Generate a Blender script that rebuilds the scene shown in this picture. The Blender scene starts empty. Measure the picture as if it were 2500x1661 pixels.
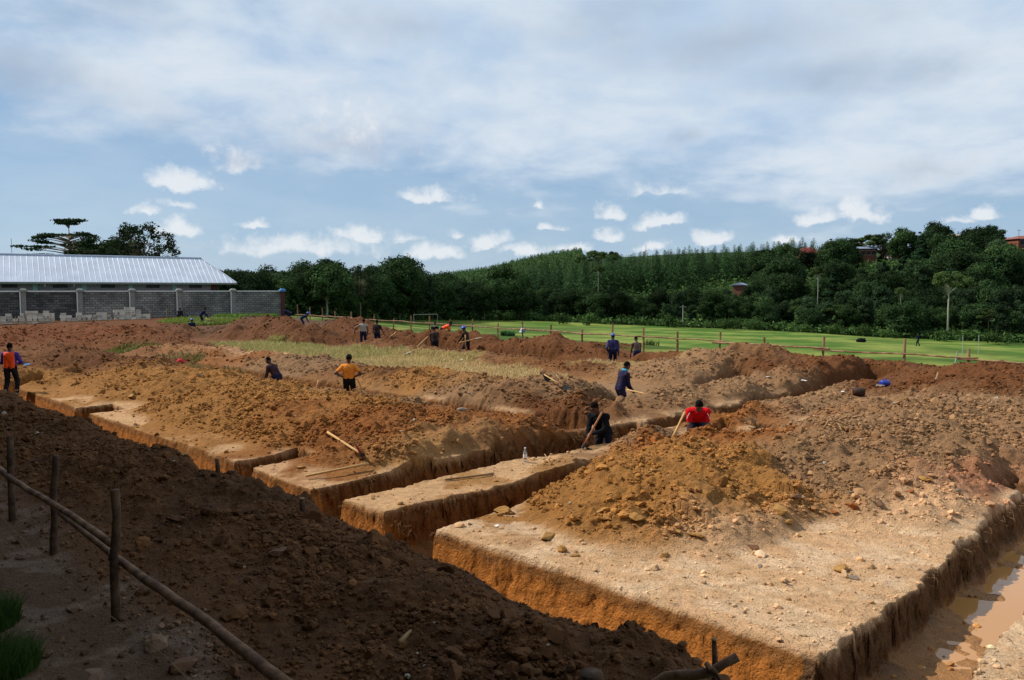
import bpy, math, random
import numpy as np
from mathutils import Vector, Matrix
S = bpy.context.scene
R = math.radians
# ------------------------------------------------------------ camera
F = 1900.0; PITCH = math.atan((830.5-708)/F); H = 3.3
cam = bpy.data.cameras.new('camera'); cam.sensor_width = 36; cam.lens = F/2500*36
cam.clip_start = .05; cam.clip_end = 9000
co = bpy.data.objects.new('camera', cam); S.collection.objects.link(co)
co.location = (0, 0, H); co.rotation_euler = (math.pi/2-PITCH, 0, 0); S.camera = co
# ------------------------------------------------------------ light, exposure
SUN_EL = R(46); SUN_AZ = R(-72)          # azimuth measured from +Y towards +X
sd = Vector((math.sin(SUN_AZ)*math.cos(SUN_EL), math.cos(SUN_AZ)*math.cos(SUN_EL), math.sin(SUN_EL)))
sl = bpy.data.lights.new('sun', 'SUN'); sl.energy = 4.6; sl.angle = R(.55); sl.color = (1, .95, .87)
so = bpy.data.objects.new('sun', sl); S.collection.objects.link(so); so.rotation_euler = sd.to_track_quat('Z', 'Y').to_euler()
S.view_settings.view_transform = 'Standard'; S.view_settings.look = 'None'
S.view_settings.exposure = 0.1; S.view_settings.gamma = 1
W = bpy.data.worlds.new('World'); S.world = W; W.use_nodes = True
SKY_STRENGTH = .088; CLOUD_GAIN = 1.0
def world():
    nt = W.node_tree; N = nt.nodes; L = nt.links; N.clear()
    def n(t, **k):
        o = N.new(t)
        for a, b in k.items(): setattr(o, a, b)
        return o
    def m(op, a, b=None, c=None, cl=False):
        o = n('ShaderNodeMath', operation=op); o.use_clamp = cl
        for i, v in enumerate((a, b, c)):
            if v is None: continue
            if isinstance(v, (int, float)): o.inputs[i].default_value = v
            else: L.new(v, o.inputs[i])
        return o.outputs[0]
    def mapr(v, a, b, c=0, d=1):
        o = n('ShaderNodeMapRange', interpolation_type='SMOOTHSTEP'); L.new(v, o.inputs[0])
        for i, q in zip((1, 2, 3, 4), (a, b, c, d)): o.inputs[i].default_value = q
        return o.outputs[0]
    def mix(f, a, b):
        o = n('ShaderNodeMix', data_type='RGBA')
        if isinstance(f, (int, float)): o.inputs[0].default_value = f
        else: L.new(f, o.inputs[0])
        for v, s in ((a, o.inputs[6]), (b, o.inputs[7])):
            if isinstance(v, tuple): s.default_value = v+(1,)
            else: L.new(v, s)
        return o.outputs[2]
    def noise(v, sc, det=6, ro=.55, dist=0):
        o = n('ShaderNodeTexNoise'); L.new(v, o.inputs['Vector']); o.inputs['Scale'].default_value = sc
        o.inputs['Detail'].default_value = det; o.inputs['Roughness'].default_value = ro; o.inputs['Distortion'].default_value = dist
        return o
    sky = n('ShaderNodeTexSky', sky_type='NISHITA'); sky.sun_disc = False
    sky.sun_elevation = SUN_EL; sky.sun_rotation = SUN_AZ; sky.altitude = 1200; sky.dust_density = .6; sky.air_density = 1.2
    sc = n('ShaderNodeVectorMath', operation='SCALE'); L.new(sky.outputs[0], sc.inputs[0]); sc.inputs['Scale'].default_value = 1
    tc = n('ShaderNodeTexCoord'); sp = n('ShaderNodeSeparateXYZ'); L.new(tc.outputs['Generated'], sp.inputs[0])
    x, y, z = sp.outputs
    az = m('ARCTAN2', x, y); el = m('ARCSINE', z)
    zz = m('ADD', m('MAXIMUM', z, 0), .24)
    cb = n('ShaderNodeCombineXYZ'); L.new(m('DIVIDE', x, zz), cb.inputs[0]); L.new(m('DIVIDE', y, zz), cb.inputs[1])
    P = cb.outputs[0]
    # high veil: thick overhead, thinning to blue low on the left
    n1 = noise(P, 1.3, 7, .5, .35).outputs[0]; n2 = noise(P, 4.6, 6, .58, .2).outputs[0]; n3 = noise(P, .42, 3, .5).outputs[0]
    f = m('ADD', m('MULTIPLY', n1, .75), m('MULTIPLY', n2, .25))
    bias = m('ADD', mapr(el, .05, .27, -.22, .20), mapr(az, -.70, .30, -.10, .15))
    veil = mapr(m('ADD', f, bias), .36, .70)
    veil = m('MULTIPLY', veil, mapr(el, .0, .12, .72, .97))
    veil = m('MAXIMUM', veil, .24)
    veilcol = mix(mapr(m('ADD', m('MULTIPLY', n1, .6), m('MULTIPLY', n2, .4)), .35, .67), (5.1, 6.6, 8.5), (7.9, 8.6, 9.3))
    grey = mapr(m('ADD', m('MULTIPLY', noise(P, 1.7, 5, .5, .2).outputs[0], .8), mapr(el, .1, .42, 0, .13)), .5, .66)
    veilcol = mix(m('MULTIPLY', grey, .7), veilcol, (4.3, 5.3, 6.6))
    blue = mix(mapr(el, .0, .3), (3.2, 5.1, 7.4), (1.9, 3.8, 6.6))
    base = mix(.72, sc.outputs[0], blue)
    col = mix(veil, base, veilcol)
    # cumulus puffs: flat-based heaps, each at its own bearing and height above the horizon
    wn = noise(tc.outputs['Generated'], 17, 6, .6); 
    ws = n('ShaderNodeSeparateColor'); L.new(wn.outputs['Color'], ws.inputs[0])
    waz = m('ADD', az, m('MULTIPLY', m('SUBTRACT', ws.outputs[0], .5), .085)); wel = m('ADD', el, m('MULTIPLY', m('SUBTRACT', ws.outputs[1], .5), .042))
    puffs = [(435,458,95,30,.9),(350,533,42,15,.7),(440,562,58,36,1),(430,513,45,12,.5),(630,548,42,12,.75),(570,400,60,42,.8),(850,320,190,100,.55),
        (720,600,190,34,.75),(870,578,62,22,.7),(980,580,60,16,.5),(1060,478,70,24,.75),(1110,568,36,14,.8),(1060,612,65,24,.75),(1190,585,55,24,.85),
        (1300,490,22,14,.7),(1350,545,30,16,.85),(1290,606,55,20,.85),(1385,605,44,15,.7),(1480,575,55,23,.9),(1490,515,44,26,.9),(1605,545,66,22,.85),
        (1600,605,44,15,.8),(1730,584,52,26,.9),(1920,592,44,18,.8),(1995,542,66,22,.8),(2105,530,55,34,.95),(2420,545,48,24,.95),(2330,565,62,12,.6),(1590,470,60,14,.5)]
    acc = None; sh = None
    for px, py, w, h, s in puffs:
        a0 = math.atan((px-1250)/F); e0 = math.atan((708-(py+h*.45))/F)
        w_ = w/F*math.cos(a0)**2*1.12; h_ = h/F*1.3
        dx = m('DIVIDE', m('SUBTRACT', waz, a0), w_)
        dy = m('SUBTRACT', wel, e0)
        dy = m('MAXIMUM', m('DIVIDE', dy, h_), m('DIVIDE', dy, -h_*.33))
        d = m('SQRT', m('ADD', m('MULTIPLY', dx, dx), m('MULTIPLY', dy, dy)))
        k = m('MULTIPLY', m('SUBTRACT', 1.15, d, None), s*1.5)
        acc = k if acc is None else m('MAXIMUM', acc, k)
        q = m('MULTIPLY', k, m('DIVIDE', m('SUBTRACT', el, e0), h_))
        sh = q if sh is None else m('MAXIMUM', sh, q)
    pn = noise(tc.outputs['Generated'], 48, 5, .62).outputs[0]
    dens = mapr(m('ADD', acc, m('MULTIPLY', m('SUBTRACT', pn, .5), 1.9)), -.03, 1.1)
    pc = mix(mapr(m('ADD', sh, m('MULTIPLY', m('SUBTRACT', pn, .5), .7)), -.05, .5), (5.3, 6.1, 7.4), (9.1, 9.4, 9.7))
    col = mix(m('MULTIPLY', dens, .82), col, pc)
    ga = None
    for px, py, w, h, s in ((60,185,190,70,.9),(1750,120,330,70,.8),(1950,190,200,45,.7),(1000,70,160,45,.6),(2250,420,160,40,.5),(1640,345,80,25,.7),(330,260,200,50,.4),(1500,100,150,40,.5)):
        a0 = math.atan((px-1250)/F); e0 = math.atan((708-py)/F*math.cos(a0)); dx = m('DIVIDE', m('SUBTRACT', waz, a0), w/F*math.cos(a0)**2); dy = m('DIVIDE', m('SUBTRACT', wel, e0), h/F)
        k = m('MULTIPLY', m('SUBTRACT', 1.2, m('SQRT', m('ADD', m('MULTIPLY', dx, dx), m('MULTIPLY', dy, dy)))), s); ga = k if ga is None else m('MAXIMUM', ga, k)
    col = mix(m('MULTIPLY', mapr(m('ADD', ga, m('MULTIPLY', m('SUBTRACT', n2, .5), 1.6)), -.1, 1.1), .62), col, (3.9, 4.8, 6.2))
    bg = n('ShaderNodeBackground'); L.new(col, bg.inputs[0]); bg.inputs[1].default_value = SKY_STRENGTH
    out = n('ShaderNodeOutputWorld'); L.new(bg.outputs[0], out.inputs[0])
world()
# ------------------------------------------------------------ helpers
def at(px, py, z=0.0):
    """photo measurement -> point on the level z"""
    dx = (px-1250)/F; dy = -(py-830.5)/F
    y = math.cos(PITCH)+dy*math.sin(PITCH); w = dy*math.cos(PITCH)-math.sin(PITCH)
    t = (z-H)/w
    return dx*t, y*t
def atD(px, D): return (px-1250)/F*D, D
Q2 = math.sqrt(.5)
def xy(u, v): return (u+v)*Q2, (v-u)*Q2
def uv(x, y): return (x-y)*Q2, (x+y)*Q2
def h2(ix, iy, s):
    ix = ix.astype(np.int64); iy = iy.astype(np.int64)
    h = (ix*374761393+iy*668265263+s*1274126177) & 0xffffffff
    h = ((h ^ (h >> 13))*1274126177) & 0xffffffff
    h = ((h ^ (h >> 16))*2246822519) & 0xffffffff
    h = h ^ (h >> 15)
    return (h & 0xffffff)/16777216.0
def vn(x, y, s=0):
    ix = np.floor(x); iy = np.floor(y); fx = x-ix; fy = y-iy
    fx = fx*fx*fx*(fx*(fx*6-15)+10); fy = fy*fy*fy*(fy*(fy*6-15)+10)
    a = h2(ix, iy, s); b = h2(ix+1, iy, s); c = h2(ix, iy+1, s); d = h2(ix+1, iy+1, s)
    return (a+(b-a)*fx)*(1-fy)+(c+(d-c)*fx)*fy
def fbm(x, y, s=0, o=4, g=.5):
    t = 0; a = 1; n = 0
    for i in range(o):
        t = t+a*vn(x, y, s+i*17); n += a; a *= g; x, y = x*2.03*.8+y*2.03*.6+7.1, -x*2.03*.6+y*2.03*.8+3.3
    return t/n
def wor(x, y, s=0):
    """distance to nearest feature point, random of that cell"""
    ix = np.floor(x); iy = np.floor(y); best = np.full(x.shape, 9.0); rid = np.zeros(x.shape)
    for i in (-1, 0, 1):
        for j in (-1, 0, 1):
            cx = ix+i; cy = iy+j
            ox = cx+h2(cx, cy, s); oy = cy+h2(cx, cy, s+5); d = (x-ox)**2+(y-oy)**2
            r = h2(cx, cy, s+9); k = d < best
            best = np.where(k, d, best); rid = np.where(k, r, rid)
    return np.sqrt(best), rid
def ss(a, b, x):
    t = np.clip((x-a)/(b-a), 0, 1); return t*t*(3-2*t)
def interp(x, pts): return np.interp(x, [p[0] for p in pts], [p[1] for p in pts])

# ------------------------------------------------------------ terrain
FX, FY = 17.8, 27.1; FN = (.787, .617)      # the rail fence: a point on it and its outward normal
ZF = [(-40,-.2),(-30,-.9),(-18,-1.9),(-5,-3),(20,-3.6),(56,-4.6),(85,-5.4),(140,-6)]
DSp = [(-.36,100),(-.29,104),(-.24,112),(-.13,138),(-.08,156),(0,174),(.13,156),(.26,147),(.45,137),(.66,127),(1,118)]
RDG = [(-.4,-1),(-.1,-2),(-.03,-1),(.0,1),(.05,3.4),(.13,6.0),(.26,8.4),(.395,9.6),(.526,10.8),(.658,11.0),(1,11.5)]
DRG = [(-.1,330),(.05,325),(.26,300),(.395,270),(.526,240),(.658,220),(1,200)]
FAR = [(-.3,0),(-.14,1),(-.105,6),(-.08,10),(-.03,14),(.03,21),(.08,25),(.3,28),(.8,30)]
def T(x, y):
    x = np.asarray(x, float); y = np.asarray(y, float)
    d = (x-FX)*FN[0]+(y-FY)*FN[1]
    zf = interp(x, ZF)
    z = zf*ss(1.5, 34, d)
    z = z+.5*ss(60, 74, y)*ss(-8, -22, x)*ss(9, 3, d)
    yy = np.maximum(y, 1); a = x/yy; D = y
    ds = interp(a, DSp); dr = interp(a, DRG)
    z = z+(interp(a, RDG)-zf)*ss(0, 1, (D-ds-4)/(dr-ds-4))*(y > 50)
    z = z+interp(a, FAR)*ss(430, 700, D)
    z = z+(fbm(x/40, y/40, 3, 3)-.5)*1.2*ss(10, 60, d)
    return z
# mounds: (u, v, half-length along u, half-length along v, height)
MU = []
def mpx(px, py, ztop, ru, rv, h=None):
    x, y = at(px, py, ztop); u, v = uv(x, y); MU.append((u, v, ru, rv, ztop if h is None else h))
MU += [(-7.1,10.9,2.5,3.4,.70),(-5.9,13.3,2.1,3.4,.72),(-5.4,16.4,3.0,4.4,.72),(-4.7,13.6,1.8,3.0,.45),(-6.1,20.8,2.9,4.5,.62),(-5.9,25.5,3.4,4.5,.58),(-4.0,20.5,3.0,6,.52),
       (-4.5,28,4.2,4.2,.72),(-7.6,30.5,2.4,3.4,.45),(-1.5,24,3,5,.5)]
# end of the narrow spit
MU += [(-9.65,13.9,.85,1.25,.36),(-9.9,16.4,.9,1.6,.2),(-9.8,19.5,1.0,3,.22),(-9.8,24,1.0,4,.25)]
# block left of the first cross trench, and the long heap behind its pale edge
MU += [(-12.6,9.0,1.7,1.7,.38),(-12.7,11.6,2.2,2.7,.55),(-14.4,10.3,2.6,2.9,.60),(-16.6,10.1,3.0,3.1,.66),(-19,10.2,3.0,3.2,.60),(-21.4,10.3,2.6,3.1,.52),
       (-24.2,10.3,2.6,3.0,.42),(-26.8,10.3,3.0,2.9,.52),(-29.5,10.8,3.0,2.7,.55),(-32,11.5,2.5,2.6,.5)]
# right of the pit, heaps behind the trench with the diggers
MU += [(-12.9,15.5,1.4,1.7,.4),(-12.6,18.5,1.5,2.4,.42),(-12.3,22,1.6,3,.42),(-12.4,26,1.8,3.5,.5),(-12.6,30,2.2,3.2,.55),
       (-15.6,16.6,2.2,1.9,.6),(-18.2,16.6,2.3,1.8,.62),(-20.8,16.7,2.2,1.6,.6),(-23.4,16.6,2.4,1.6,.42),(-26.4,16.4,2.6,1.6,.42),(-29.5,16.4,3,1.7,.5),(-33,16.8,3,1.8,.5)]
mpx(1360,925,.6,3.2,2.0); mpx(1640,880,.65,3.0,2.6); mpx(1780,842,1.15,3.1,3.4); mpx(1880,856,.85,2.3,2.6); mpx(1660,862,.6,3,2.4); mpx(1560,888,.35,2.2,1.8)
mpx(2060,883,.55,2.6,3.0); mpx(2180,884,.5,2.4,2.6); mpx(2000,905,.45,2.5,3); mpx(2380,892,.75,2.6,2.2); mpx(2470,893,.62,2.6,2.6); mpx(2290,905,.35,3,3)
mpx(1345,820,.95,2.3,2.3); mpx(1430,845,.5,2.2,1.6); mpx(1500,838,.3,2.5,1.4); mpx(1240,828,.75,3.2,1.7); mpx(1150,814,.85,2.8,1.6); mpx(1075,806,1.0,2.4,1.6); mpx(1000,812,.8,2.6,1.5)
mpx(1300,876,.35,3.5,1.7); mpx(1180,862,.35,4,1.7); mpx(1060,852,.35,4,1.7); mpx(940,838,.35,4,1.7); mpx(1420,885,.35,3,1.6)

for px_, z_0, lu in ((545,.4,3),(575,.85,2.6),(610,1.45,2.8),(650,1.55,2.8),(690,1.5,2.6),(728,1.1,2.6),(765,1.0,2.4),(800,1.15,2.6),(845,1.35,2.4),(885,1.05,2.4),(925,.8,2.4),(970,.6,2.4)):
    y_0 = (36.4 if px_ < 790 else 42.5)/(1+(px_-1250)/F); u_0, v_0 = uv((px_-1250)/F*y_0, y_0); MU.append((u_0, v_0, lu, 2.3, z_0))
mpx(950,838,.3,3,1.2); mpx(860,826,.3,3,1.2)
mpx(400,790,.9,4,3); mpx(320,795,.9,4,3.4); mpx(230,792,.9,5,3.5); mpx(120,800,.8,5,3.5); mpx(40,800,.8,5,3.5)
mpx(170,850,.8,2.6,2.6); mpx(300,812,.8,3.4,3); mpx(360,820,.7,3.2,3.2); mpx(430,845,.45,3.6,2.2); mpx(500,850,.4,3.6,2.0); mpx(90,830,.55,3.5,2.6); mpx(20,850,.5,3,2.6)
mpx(60,900,.45,2.6,2.0); mpx(250,880,.5,3,1.9); mpx(340,885,.5,2.8,1.8); mpx(440,893,.35,2.5,1.3); mpx(700,868,.35,2.6,1.1); mpx(620,862,.3,2.5,1.1); mpx(820,880,.3,3,1.1)
MU = np.array(MU)
# trenches: (u0, u1, v0, v1, depth)
TR = [(-46,-1.85,5.86,6.65,.62),(-2.8,-1.85,6,25,.55),(-9.3,-8.25,6,11.6,.62),(-11.4,-10.5,6,15.6,.62),(-11.15,-10.45,15.2,30.5,.42),(-14.2,-13.5,6,8.0,.6),(-24.0,-22.9,6,7.6,.6),
      (-31.7,-30.7,6,7.6,.5),(-36,-12.0,13.75,14.75,.42),(-14.3,-13.3,17.2,26,.42),(-9.4,-8.3,14.9,16.6,.6),(-9.2,-8.5,17.4,18.0,.25),(-60,-14.5,27.2,28.1,.5),
      (-3.4,-2.0,14.8,15.6,.1)]
PX0 = {}
def mounds(u, v, wob=True):
    if wob:
        wu = u+(fbm(u/1.3, v/1.3, 31, 2, .35)-.5)*1.3; wv = v+(fbm(u/1.3+9, v/1.3, 57, 2, .35)-.5)*1.3
    else: wu, wv = u, v
    acc = np.zeros(u.shape); 
    for (mu, mv, ru, rv, h) in MU:
        k = (np.abs(u-mu) < ru+1) & (np.abs(v-mv) < rv+1)
        if not k.any(): continue
        r = np.sqrt(((wu[k]-mu)/ru)**2+((wv[k]-mv)/rv)**2)
        q = np.sqrt(r*r+.03)
        p = h*np.clip(1.12-q, 0, 1)/.947
        acc[k] += p**3
    # spoil thins out towards the lip of every cut
    for (u0, u1, v0, v1, dp) in TR:
        k = (u > u0-1) & (u < u1+1) & (v > v0-1) & (v < v1+1)
        if k.any():
            sdt = np.maximum(np.maximum(u0-u[k], u[k]-u1), np.maximum(v0-v[k], v[k]-v1))+(fbm(u[k]/.5, v[k]/.5, 35, 2)-.5)*.3
            acc[k] *= (.3+.7*ss(-.05, .5, sdt))**3
    # the long shaded heap on the near side of the main trench
    c = 4.95+.25*(vn(u/2.1, u*0, 71)-.5); hh = .35+.12*(fbm(u/1.6, u*0+2, 77, 3)-.5)
    hh = hh*ss(0.5, -2.5, u)*(1-.22*ss(-13, -17, u))*(1-.38*np.exp(-((u+7.4)/2.4)**2))
    near = 2.9-1.0*ss(-6, -1, u)
    w = np.where(wv < c, c-near, 5.98-c)
    q = np.sqrt(((wv-c)/w)**2+.02)
    acc += (hh*np.clip(1.1-q, 0, 1)/.96)**3
    return acc**(1/3.)
def ground(u, v, fine=True):
    """height, trench mask (1 in trench), cloddiness, mound height, wall flag"""
    x, y = xy(u, v)
    D = np.maximum(y, 3)
    base = T(x, y)
    mo = mounds(u, v)
    dens = ss(.03, .2, mo)
    big = fbm(u/.9, v/.9, 11, 3)
    rough = .35+.65*ss(.38, .62, big)
    z = base+mo+(fbm(u/2.3, v/2.3, 5, 3)-.5)*.10
    z = z+(fbm(u/.45, v/.45, 15, 3)-.5)*(.03+.15*dens)
    f0, r0 = wor(u/.8+.5*vn(u/.5, v/.5, 8), v/.8, 23); z = z+dens*np.clip(.72-f0, 0, 1)*(.34*r0)*ss(.3, .6, fbm(u/2.5, v/2.5, 9, 2))
    if fine:
        f1, r1 = wor(u/.26+3*(vn(u*2, v*2, 2)-.5)*.2, v/.26, 21)
        z = z+dens*rough*np.clip(.75-f1, 0, 1)**1.3*(.04+.15*r1)
        k = D < 34
        if k.any():
            f2, r2 = wor(u[k]/.105, v[k]/.105, 41)
            z[k] += (dens[k]*.8+.12)*np.clip(.7-f2, 0, 1)*(.01+.06*r2)
        z = z+(vn(u/.05, v/.05, 61)-.5)*.014*(.35+dens)
    # trenches
    tm = np.zeros(u.shape); tz = base-.05
    zt = base.copy()
    for i, (u0, u1, v0, v1, dp) in enumerate(TR):
        k = (u > u0-.6) & (u < u1+.6) & (v > v0-.6) & (v < v1+.6)
        if not k.any(): continue
        uu = u[k]; vv = v[k]
        wob = .26 if dp < .5 else (.10 if i else .06)
        e = (fbm(uu/.9+i, vv/.9, 81, 3)-.5)*wob*1.5
        fl = (fbm(uu/.10, uu*0+i, 91, 2)-.5)*.022; gl = (fbm(vv/.09, vv*0+i, 93, 3)-.5)*(.10 if i == 1 else .06)   # pick-axe flutes
        er = (fbm(uu/.16, vv/.16, 95, 4)-.5)*np.where(vv > 10.5, .24, .12 if i else .05)
        sdu = np.maximum(u0-uu, uu-u1)+gl; sdv = np.maximum(v0-vv, vv-v1)+fl
        sd = np.maximum(sdu, sdv)+e+er*.8
        slope = .2
        if dp > .5: slope = np.where(vv > 11, .16, .05+(.10*ss(-8.5, -5, uu)*(vv < 7.2) if i == 0 else 0))
        fz = base[k]-dp+.10*ss(.0, -.35, sd)*-.3+(fbm(uu/.5, vv/.5, 97, 3)-.5)*.14
        if i == 1: fz = fz+.05*ss(10.2, 9.2, vv+(uu+2.3)*1.2)
        mk = ss(slope, -slope*.6, sd)
        rub = np.where(vv > 10.5, .10, .03)*(fbm(uu/.12, vv/.12, 99, 3)-.5)*4*mk*(1-mk)
        new = z[k]*(1-mk)+fz*mk+rub*2
        better = mk > tm[k]
        a = z[k]; 
        PX0[i] = 0
        tmk = np.maximum(tm[k], mk)
        tzk = np.where(better, new, zt[k]); zt[k] = np.where(tm[k] > 0, np.minimum(zt[k], new), new)
        tm[k] = tmk
    z = np.where(tm > 0, zt, z)
    return z, tm, dens, mo
def G(x, y):
    u, v = uv(np.atleast_1d(np.asarray(x, float)), np.atleast_1d(np.asarray(y, float)))
    return ground(u, v)[0]
def g1(x, y): return float(G(x, y)[0])
def base1(x, y): return float(T(x, y))
# colours (linear albedo) given at places read off the photograph
def srgb(r, g, b, k=1.0):
    f = lambda c: ((c/255+.055)/1.055)**2.4 if c > 10 else c/255/12.92
    return (f(r)*k, f(g)*k, f(b)*k)
CRUST = srgb(206,172,134); TAN = srgb(160,116,62); ORG = srgb(144,94,48); RB = srgb(108,70,40); GB = srgb(146,117,86); DB = srgb(88,62,42); GD = srgb(104,86,70)
CP = [(1100,1220,TAN),(1300,1250,TAN),(1450,1180,TAN),(1550,1120,ORG),(1650,1110,ORG),(1650,1250,TAN),(1500,1290,TAN),(1750,1050,ORG),(1780,1150,ORG),(1850,1230,TAN),(1900,1100,GB),(1980,1200,GB),(2100,1100,GB),
 (2300,1150,GB),(2400,1050,GB),(2200,960,RB),(2350,960,RB),(2450,960,RB),(2050,1010,GB),(1960,980,GB),(1880,1000,GB),(1200,1370,CRUST),(1400,1400,CRUST),(1700,1420,CRUST),(2000,1380,CRUST),(2250,1280,CRUST),
 (1900,1560,CRUST),(2440,1210,srgb(165,120,90)),(2050,1500,CRUST),(1100,1160,srgb(176,138,88)),(950,1210,srgb(172,130,80)),(1300,1130,srgb(165,130,88)),(1430,1105,GB),(1550,1070,srgb(120,98,74)),(700,1150,ORG),(850,1080,ORG),
 (1000,1060,ORG),(760,1030,TAN),(1100,1000,GB),(1300,1020,RB),(1230,1070,ORG),(1350,950,GB),(1250,930,TAN),(600,1010,TAN),(500,950,TAN),(700,965,TAN),(900,980,GB),(400,1000,TAN),(500,1060,TAN),(150,955,TAN),(300,905,RB),
 (200,840,srgb(122,74,42)),(400,850,srgb(122,80,48)),(100,800,RB),(250,800,RB),(450,800,RB),(320,790,srgb(118,70,40)),(400,770,GD),(600,800,GD),(750,810,GD),(830,790,DB),(900,830,RB),(1100,850,RB),(1000,920,RB),(1120,940,TAN),
 (680,880,CRUST),(600,885,ORG),(780,905,GB),(1340,820,srgb(130,82,46)),(1250,850,RB),(1180,820,DB),(1050,820,DB),(1600,870,RB),(1780,850,srgb(98,58,36)),(1880,860,DB),(1650,920,GB),(1500,900,RB),(2100,890,RB),(2000,930,RB),(2400,893,RB),
 (1440,950,GB),(1560,985,GB),(1700,960,GB),(1800,970,GB)]
CQ = []
for px, py, c in CP:
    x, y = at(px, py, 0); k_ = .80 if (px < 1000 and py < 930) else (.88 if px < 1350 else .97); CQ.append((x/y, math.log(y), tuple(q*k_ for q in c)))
GRASS = [(-46,-37,19.6,23.6,1.0),(-38,-31,19.0,24.2,.85),(-31.5,-26,18.8,24.2,.4),(-27,-19.5,19.3,22.8,.05),(-21,-17,24.4,26.4,.05)]   # u0,u1,v0,v1,greenness
def grassmask(u, v):
    g = np.zeros(u.shape); gr = np.zeros(u.shape)
    n = (fbm(u/1.2, v/1.2, 201, 3)-.5)*1.6
    for (a, b, c, d, k) in GRASS:
        m = ss(.4, -.5, np.maximum(np.maximum(a-u, u-b), np.maximum(c-v, v-d))+n)
        gr = np.where(m > g, k, gr); g = np.maximum(g, m)
    return g, gr
def colour(u, v, z, tm, dens, mo):
    x, y = xy(u, v); yy = np.maximum(y, 2)
    a = x/yy+(fbm(u/1.5, v/1.5, 301, 3)-.5)*.09; l = np.log(yy)+(fbm(u/1.5, v/1.5, 303, 3)-.5)*.14
    acc = np.zeros(u.shape+(3,)); wt = np.zeros(u.shape)
    for ca, cl, c in CQ:
        d2 = (a-ca)**2*1.6+(l-cl)**2*2.2
        w = 1/(d2*d2+2e-6); wt += w
        for i in range(3): acc[..., i] += w*c[i]
    C = acc/wt[..., None]
    def blend(C, m, c):
        m = np.clip(m, 0, 1)[..., None]; return C*(1-m)+np.array(c)*m
    # pale trodden crust on the undisturbed strips
    flat = ss(.10, .02, mo)*(y < 24)*(v > 6.5)
    C = blend(C, flat*ss(.35, .6, fbm(u/.7, v/.7, 305, 4))*.75, srgb(202,170,132))
    fr = ss(.42, .66, fbm(u/.5, v/.4, 307, 6, .62))*ss(.08, .0, mo)*(u > -8.3)*(v > 6.6)
    C = blend(C, fr*.6, srgb(222,200,170))
    # near side
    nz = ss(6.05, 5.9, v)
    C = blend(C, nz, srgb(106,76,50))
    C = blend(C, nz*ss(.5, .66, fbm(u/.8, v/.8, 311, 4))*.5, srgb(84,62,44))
    pth = ss(3.2, 2.5, v-.5*(fbm(u/.8, v/.8, 313, 3)-.5)*2)*ss(.2, .05, mo)
    C = blend(C, pth, srgb(110,88,70)); C = blend(C, pth*ss(.5, .64, fbm(u/.35, v/.5, 315, 4))*.6, srgb(140,122,106))
    g, gr = grassmask(u, v)
    gc = np.array(srgb(146,126,82))[None]*(1-gr[..., None])+np.array(srgb(104,118,52))[None]*gr[..., None]
    m = (g*.9)[..., None]; C = C*(1-m)+gc*m
    # beyond the fence: field
    d = (x-FX)*FN[0]+(y-FY)*FN[1]
    fd = ss(-.6, .8, d+(fbm(x/1.0, y/1.0, 317, 3)-.5)*1.5)*ss(.25, .1, mo)
    C = blend(C, fd, srgb(62,90,28)); C = blend(C, fd*ss(.45, .7, fbm(x/2, y/2, 319, 4)), srgb(120,128,62))
    lf = ss(-8, -10, x)*ss(-16, -14, x-.0*y)*0; C = blend(C, lf*.8*ss(.4, .55, fbm(x, y, 321, 3)), srgb(120,128,62))
    # trench walls and floors
    base = T(x, y); dz = base-z
    rt = (u > -3.0)&(v > 6.3); inn = tm*ss(.0, .06, dz); inn = np.where(tm > 0, np.maximum(inn, ss(.02, .07, dz)*(tm > .01)), 0)
    jj = (fbm(u/.2, v/.2, 323, 3)-.5)*.16
    C = blend(C, inn*(~rt), srgb(184,122,58))
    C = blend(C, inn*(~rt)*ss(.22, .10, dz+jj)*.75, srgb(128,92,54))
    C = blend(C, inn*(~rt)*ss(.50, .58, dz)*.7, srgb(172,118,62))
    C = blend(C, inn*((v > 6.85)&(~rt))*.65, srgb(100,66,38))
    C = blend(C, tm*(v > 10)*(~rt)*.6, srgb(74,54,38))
    C = blend(C, inn*rt, srgb(116,90,64)); C = blend(C, inn*rt*ss(.44, .53, dz), srgb(172,130,84))
    wj = np.where((tm > .02)&(tm < .98), .15, 1.0)
    j = 1+(.36*fbm(u/.16, v/.16, 331, 4)-.18)*wj; C = C*j[..., None]
    wet = inn*rt*ss(.35, .5, dz)+pth*.35*ss(.5, .64, fbm(u/.35, v/.5, 315, 4))
    return np.clip(C*np.array((.94,.84,.76)), 0.004, .8), np.clip(wet, 0, 1)

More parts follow.
